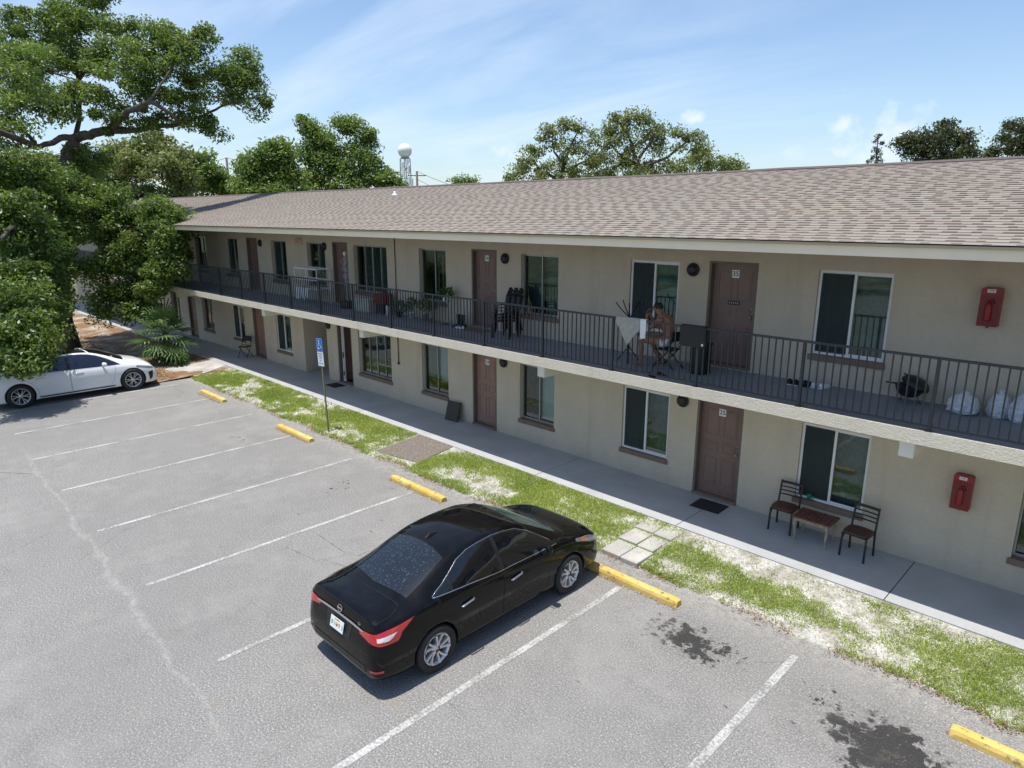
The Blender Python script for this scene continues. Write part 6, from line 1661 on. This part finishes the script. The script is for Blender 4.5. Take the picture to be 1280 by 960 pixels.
back_tree(700, 155, 225, 62, 46, 'open crowned oak behind the roof, the left one with bare twigs', 25, mat='far_olive', leaf=.20, per=105, sig=.42, twr=.035,
          blobs=[(692, 162, 0, 10, 5), (708, 160, 0, 11, 5), (724, 162, 0, 10, 4), (688, 176, 0, 11, 5), (740, 172, 0, 9, 3), (715, 178, 0, 12, 4), (668, 188, 0, 11, 5), (700, 194, 0, 14, 5), (730, 190, 0, 12, 4), (660, 202, 0, 12, 5), (682, 208, 0, 16, 7), (712, 210, 0, 16, 7), (738, 208, 0, 13, 5), (650, 215, 0, 12, 5), (636, 222, 0, 9, 3), (672, 222, 0, 16, 6), (705, 224, 0, 16, 6), (735, 222, 0, 14, 6), (745, 196, 0, 8, 2)],
          limbs=[([(700, 226, 46), (705, 205, 46), (712, 185, 46), (722, 165, 46)], .16, .04), ([(705, 205, 46), (692, 190, 46), (690, 165, 46)], .10, .03), ([(700, 226, 46), (672, 210, 46), (662, 195, 46)], .12, .04), ([(712, 210, 46), (735, 200, 46), (750, 183, 46)], .09, .03)])
back_tree(795, 142, 222, 80, 48, 'widest oak behind the roof with a domed crown and dark forking limbs', 26, mat='far_olive', leaf=.20, per=115, sig=.45, twr=.035,
          blobs=[(770, 152, 0, 11, 5), (788, 148, 0, 12, 6), (806, 150, 0, 12, 6), (824, 160, 0, 11, 5), (760, 165, 0, 11, 5), (780, 168, 0, 15, 7), (805, 170, 0, 14, 6), (830, 176, 0, 10, 4), (762, 184, 0, 13, 6), (788, 188, 0, 14, 5), (820, 188, 0, 12, 4), (850, 168, 0, 11, 5), (866, 172, 0, 10, 5), (872, 182, 0, 10, 4), (845, 185, 0, 8, 2), (752, 200, 0, 14, 7), (775, 206, 0, 16, 8), (805, 206, 0, 15, 7), (835, 204, 0, 14, 6), (760, 218, 0, 14, 6), (790, 220, 0, 16, 6), (822, 219, 0, 16, 6), (850, 216, 0, 14, 6)],
          limbs=[([(797, 224, 48), (796, 200, 48), (790, 180, 48), (782, 160, 48)], .22, .05), ([(796, 200, 48), (812, 180, 48), (822, 162, 48)], .13, .04), ([(797, 212, 48), (835, 196, 48), (858, 178, 48), (870, 176, 48)], .12, .04), ([(796, 205, 48), (770, 190, 48), (760, 172, 48)], .10, .03)])
back_tree(890, 184, 220, 42, 50, 'low right shoulder of oaks behind the roof, tapering to the right', 27, mat='far_olive', leaf=.20, per=115, sig=.45, twr=.035, blobs=[(880, 190, 0, 10, 5), (868, 202, 0, 14, 7), (893, 202, 0, 12, 6), (912, 204, 0, 12, 6), (924, 209, 0, 7, 3), (885, 213, 0, 15, 6), (908, 213, 0, 13, 5)])
back_tree(578, 222, 234, 14, 70, 'tiny distant tree top showing over the ridge right of the pole', 28, blobs=[(572, 227, 0, 5, 4), (582, 226, 0, 6, 4), (592, 227, 0, 4, 3), (577, 232, 0, 8, 4)], per=70)
back_tree(1095, 165, 210, 12, 60, 'slim sparse pine standing alone above the right of the roof', 29, mat='pine_leaf', name='pine_tree', leaf=.16, per=42, sig=.20, twr=.03, blobs=[(1098, 169, 0, 3, 2), (1094, 175, 0, 4, 3), (1100, 179, 0, 4, 3), (1092, 186, 0, 5, 3), (1099, 190, 0, 5, 3), (1090, 196, 0, 4, 2), (1098, 200, 0, 6, 4), (1086, 203, 0, 3, 2)], limbs=[([(1095, 215, 60), (1096, 190, 60), (1098, 168, 60)], .10, .03)])
back_tree(1168, 152, 206, 55, 55, 'dark bushy tree over the right ridge, wider than its neighbours', 30, mat='pine_leaf', dens=1.4, leaf=.24, blobs=[(1180, 157, 0, 7, 4), (1160, 168, 0, 10, 6), (1182, 168, 0, 13, 8), (1203, 170, 0, 11, 7), (1140, 172, 0, 9, 5), (1126, 180, 0, 9, 5), (1150, 184, 0, 13, 8), (1175, 186, 0, 15, 9), (1203, 186, 0, 12, 8), (1134, 192, 0, 9, 4), (1160, 198, 0, 14, 7), (1190, 198, 0, 15, 7), (1214, 194, 0, 7, 3)])
back_tree(1262, 150, 204, 32, 58, 'dark tree cut by the right picture edge above the roof', 31, mat='pine_leaf', leaf=.24, blobs=[(1266, 158, 0, 8, 5), (1280, 160, 0, 10, 6), (1258, 170, 0, 8, 5), (1275, 176, 0, 13, 8), (1300, 172, 0, 14, 8), (1260, 188, 0, 12, 6), (1285, 194, 0, 16, 8), (1242, 188, 0, 5, 3), (1236, 196, 0, 8, 4)])

# fan palm ------------------------------------------------------------------
palm = thing('fan_palm', (-29.0, -2.85, .03), 'short fan palm with drooping green fans beside the far end of the walkway', 'palm')
pb = Vector((-29.0, -2.85, .03)); rng = random.Random(4)
m = MB(); m.tube([pb, pb+Vector((0, 0, .3)), pb+Vector((.03, 0, .75)), pb+Vector((.04, 0, 1.05))], [.20, .17, .16, .10], 12)
for k in range(46):
    a = k*2.4; z = .1+.9*k/46; r = .17; d = Vector((math.cos(a), math.sin(a), .9)).normalized()
    q = pb+Vector((math.cos(a)*r*.8, math.sin(a)*r*.8, z)); m.tube([q, q+d*.12], [.03, .018], 5)
m.build('trunk', 'palm_bark', palm)
hub_ = pb+Vector((.04, 0, 1.12))
for k in range(24):
    a = k*2.39996+rng.uniform(-.2, .2); el = R(80-112*(k/24)**.9)+rng.uniform(-.08, .08)
    pl = rng.uniform(.58, .95)*(1.15 if math.cos(a-R(35)) > .3 else 1)
    d = Vector((math.cos(a)*math.cos(el), math.sin(a)*math.cos(el), math.sin(el)))
    side = Vector((-math.sin(a), math.cos(a), 0)); q = hub_+d*pl+Vector((0, 0, -.10*math.cos(el)))
    m = MB(); m.tube([hub_, hub_+d*pl*.55+Vector((0, 0, .03)), q], [.016, .012, .009], 5)
    nl = 17; fr = rng.uniform(.62, .88); d2 = (d+Vector((0, 0, -.25))).normalized(); nrm = side.cross(d2).normalized()
    for j in range(nl):
        th = R(-108+216*j/(nl-1)); dd = (d2*math.cos(th)+side*math.sin(th)).normalized()
        L = fr*(1-.28*abs(th)/R(108))*rng.uniform(.9, 1.05); w = .034
        sv = dd.cross(nrm).normalized()*w*.85
        dr = Vector((0, 0, -1)); p1 = q+dd*L*.5+nrm*.05; p2 = q+dd*L*.8+dr*L*.05; p3 = q+dd*L*1.02+dr*L*.20
        m.add([q-sv*.4, q+sv*.4, p1-sv, p1+sv, p2-sv*.7, p2+sv*.7, p3], [(0, 1, 3, 2), (2, 3, 5, 4), (4, 5, 6)], False)
    m.build('frond', 'palm_leaf', palm)
# dark low weeds at the palm's foot
m = MB(); rng2 = random.Random(9)
for k in range(3): leafy(m, (-28.6+.5*k, -3.2+.2*k, .22), .30, 160, .13, rng2)
tag(m.build('shrub', 'pot_leaf', origin=(-28.2, -3.0, .03)), 'low dark leafy clump at the foot of the fan palm', 'shrub')

# grass, litter -------------------------------------------------------------
def verge_edge(x, x0=-25.6, x1=22, seed=0, yf=-3.24, amp=.14):
    return yf+amp*(noise.noise(Vector((x*.9+seed, 0, 0)))+.45*noise.noise(Vector((x*4.1, seed, 0)))+.3*noise.noise(Vector((x*13, seed, 3))))
def grass_density(x, y):
    n = noise.noise(Vector((x*.85, y*1.5, 1.7)))+.55*noise.noise(Vector((x*2.7, y*3.6, 9)))+.28*noise.noise(Vector((x*9, y*9, 4)))
    # bare sand tends to lie along the walkway, grass along the middle
    n += .36-.60*max(0, (y+2.15)/.5)*(1 if x > -9 else .7)*(.5+.5*math.sin(x*.9))+.10*math.sin(x*.7+1)
    if -6.62 < x < -5.76: return (.30 if abs(x+6.18) < .05 or abs(abs(y+2.45)-.27) < .05 else .02) if y > -3.2 else 0
    if -13.9 < x < -12.38: return -.2 if y > -3.05 else .1
    return n
pts = []
rg = random.Random(2)
while len(pts) < 200000:
    u = rg.random(); x = 4.5-30.0*(u**1.35); y = rg.uniform(-3.42, -1.67)
    if y < verge_edge(x)+.02: continue
    d = grass_density(x, y)
    if d > -1.1 and rg.random() < min(1, .035+max(0, d+.12)*1.05): pts.append((x, y))
pts = np.array(pts); n = len(pts)
edge_t = np.clip((pts[:, 1]+3.3)/.3, 0, 1)
vv_ = np.clip((pts[:, 1]+3.24)/1.6, 0, 1); z = .012+.03*np.clip(vv_*5, 0, 1)+.108*vv_**1.5
far = np.clip((-pts[:, 0])/22, 0, 1)[:, None]
h = rs.uniform(.018, .06, (n, 1))*(1+.3*far); ang = rs.uniform(0, 2*PI, n); lean_ = rs.normal(size=(n, 2))*.035
b0 = np.column_stack([pts, z-.005]); wv = np.column_stack([np.cos(ang), np.sin(ang), np.zeros(n)])*(.006+.006*far)
tip = b0+np.column_stack([lean_, h[:, 0]])
fast_q = np.stack([b0-wv, b0+wv, tip], axis=1)
tag(fast_quads('grass', fast_q, 'grass', k=3, origin=(-9, -2.4, 0)), kind='stuff')
def litter(name, npt, fn, size, origin, mat='litter', z=.05):
    P = np.array([fn() for _ in range(npt)]); k = len(P)
    nrm = rs.normal(size=(k, 3))*.35+np.array([0, 0, 1]); nrm /= np.linalg.norm(nrm, axis=1, keepdims=True)
    a = np.cross(nrm, rs.normal(size=(k, 3))); a /= np.linalg.norm(a, axis=1, keepdims=True); b_ = np.cross(nrm, a); L = size*rs.uniform(.5, 1.3, (k, 1))
    V = np.stack([P-a*L, P+b_*L*.45, P+a*L, P-b_*L*.45], axis=1)
    return tag(fast_quads(name, V, mat, origin=origin), kind='stuff')
def f1():
    x = rg.uniform(-50, -25.8); y = rg.uniform(-5.2, -1.7); return (x, y, rg.uniform(.045, .065))
litter('fallen_leaves', 30000, f1, .05, (-36, -3, 0))
def f2():
    while True:
        x = 4-28*rg.random(); e = verge_edge(x); y = e+rg.gauss(0, .06)
        if noise.noise(Vector((x*1.2, 3, 3))) > -.15: return (x, y, .02+max(0, min(.03, (y-e)*.3)))
litter('leaf_debris', 4500, f2, .018, (-9, -3.2, 0))
def f3():
    i = rg.choice([0, 1, 2, 3, 4]); cx_s = [-22.25, -16.68, -11.18, -5.58, -.10][i]
    x = cx_s+rg.uniform(-.95, .95); y = -3.78-.09-abs(rg.gauss(0, .035)); return (x, y, .006)
litter('stop_debris', 1500, f3, .018, (-11, -3.9, 0))

# ================================================================== FAR THINGS
def util_pole(u, vt, d, label, arm):
    x, y, zt = at(u, vt, d); t = thing('utility_pole', (x, y, 0), label, 'pole')
    m = MB(); m.tube([(x, y, 0), (x, y, zt)], [.19, .13], 8); m.build('pole', 'pole_wood', t)
    if arm:
        v = Vector(RT)*1.1; m = MB(); c = Vector((x, y, zt-.5)); m.bar(c-v, c+v, .10); m.build('crossarm', 'pole_wood', t)
    return Vector((x, y, zt))
e1 = util_pole(283, 197, 74, 'wooden utility pole between the trees at the left of the roof', False)
e2 = util_pole(521, 214, 80, 'wooden utility pole just right of the radar tower', True)
e3 = Vector(at(238, 196, 66)); e4 = Vector(at(345, 200, 84)); e5 = Vector(at(620, 246, 66))
def wire(a, b, sag_):
    m = MB(); m.tube([a.lerp(b, k/14)-Vector((0, 0, sag_*4*(k/14)*(1-k/14))) for k in range(15)], .022, 4); return m
for (a, b, s_, lb) in ((e1, e3, .4, 'thin wire running left from the far utility pole'), (e1, e4, .4, 'thin wire running right from the far utility pole'), (e1-Vector((0, 0, 2)), e4-Vector((0, 0, 2)), .5, 'lower thin wire running right from the far utility pole'), (e2, e5, .3, 'upper thin wire sloping down to the roof right of the radar tower'), (e2-Vector((0, 0, .9)), e5-Vector((0, 0, 1.2)), .3, 'lower thin wire sloping down to the roof right of the radar tower')):
    o = wire(a, b, s_).build('power_line', 'black_plastic'); tag(o, lb, 'wire')
d = 130; px_ = d/FPX
x, y, z = at(506, 188.5, d)
t = thing('radar_tower', (x, y, 0), 'lattice tower carrying a white radar ball beyond the trees', 'tower')
m = MB(); r = 8.7*px_
m.grid(lambda u, v: (x+r*math.sin(v*PI*.86)*math.cos(u*2*PI), y+r*math.sin(v*PI*.86)*math.sin(u*2*PI), z+r*math.cos(v*PI*.86)), 28, 18); m.build('radome', 'radome', t)
zb = z-r*.92
m = MB(); m.lathe([(r*.62, zb-.25), (r*.66, zb), (r*.5, zb+.05)], 20, (x, y, 0)); m.build('platform', 'grey_metal', t)
w0, w1 = r*.5, r*.68
for sx in (-1, 1):
    for sy in (-1, 1):
        m = MB(); m.bar((x+sx*w0, y+sy*w0, zb-.2), (x+sx*w1, y+sy*w1, 0), .13); m.build('leg', 'grey_metal', t)
m = MB(); nb = 9
for k in range(nb):
    za, zc_ = (zb-.2)*(1-k/nb), (zb-.2)*(1-(k+1)/nb); wa_, wb_ = w0+(w1-w0)*k/nb, w0+(w1-w0)*(k+1)/nb
    for (ax_, ay_), (bx_, by_) in (((-1, -1), (1, -1)), ((1, -1), (1, 1)), ((1, 1), (-1, 1)), ((-1, 1), (-1, -1))):
        m.bar((x+ax_*wa_, y+ay_*wa_, za), (x+bx_*wb_, y+by_*wb_, zc_), .06); m.bar((x+ax_*wb_, y+ay_*wb_, zc_), (x+bx_*wb_, y+by_*wb_, zc_), .09)
m.build('lattice', 'grey_metal', t)
for k, (du, dv) in enumerate(((3, 204), (5, 212), (-1, 216), (6, 226), (2, 229), (9, 228), (-3, 208))):
    a_ = at(506+du, dv, d-1); m = MB(); m.bbox(a_[0]-.25, a_[0]+.25, a_[1]-.15, a_[1]+.15, a_[2]-.75, a_[2]+.75, .03); m.build('antenna_panel', 'white_plastic', t)
# neighbouring trees across the lot behind the viewer, which the panes reflect
for k, xx in enumerate((-34, -22, -9, 6, 18)):
    rr = random.Random(50+k); bb = []
    for i in range(12): bb.append(((xx+rr.uniform(-4, 4), -47+rr.uniform(-2, 2), rr.uniform(3.5, 8.5)), (2, 1.8, 1.3), 7))
    tree((xx, -47, 0), ('broad oak across the parking lot at its far left end', 'broad oak across the parking lot, second from the left', 'broad oak across the parking lot in the middle of its row', 'broad oak across the parking lot, second from the right', 'broad oak across the parking lot at its far right end')[k], [(xx, -47, -.05), (xx, -47, 2), (xx+.2, -47, 4.5)], [.4, .33, .2], [], bb, 70, (.8, .8, .55), .36, 'far_leaf', 60+k, 'oaks across the lot', twigs=3)
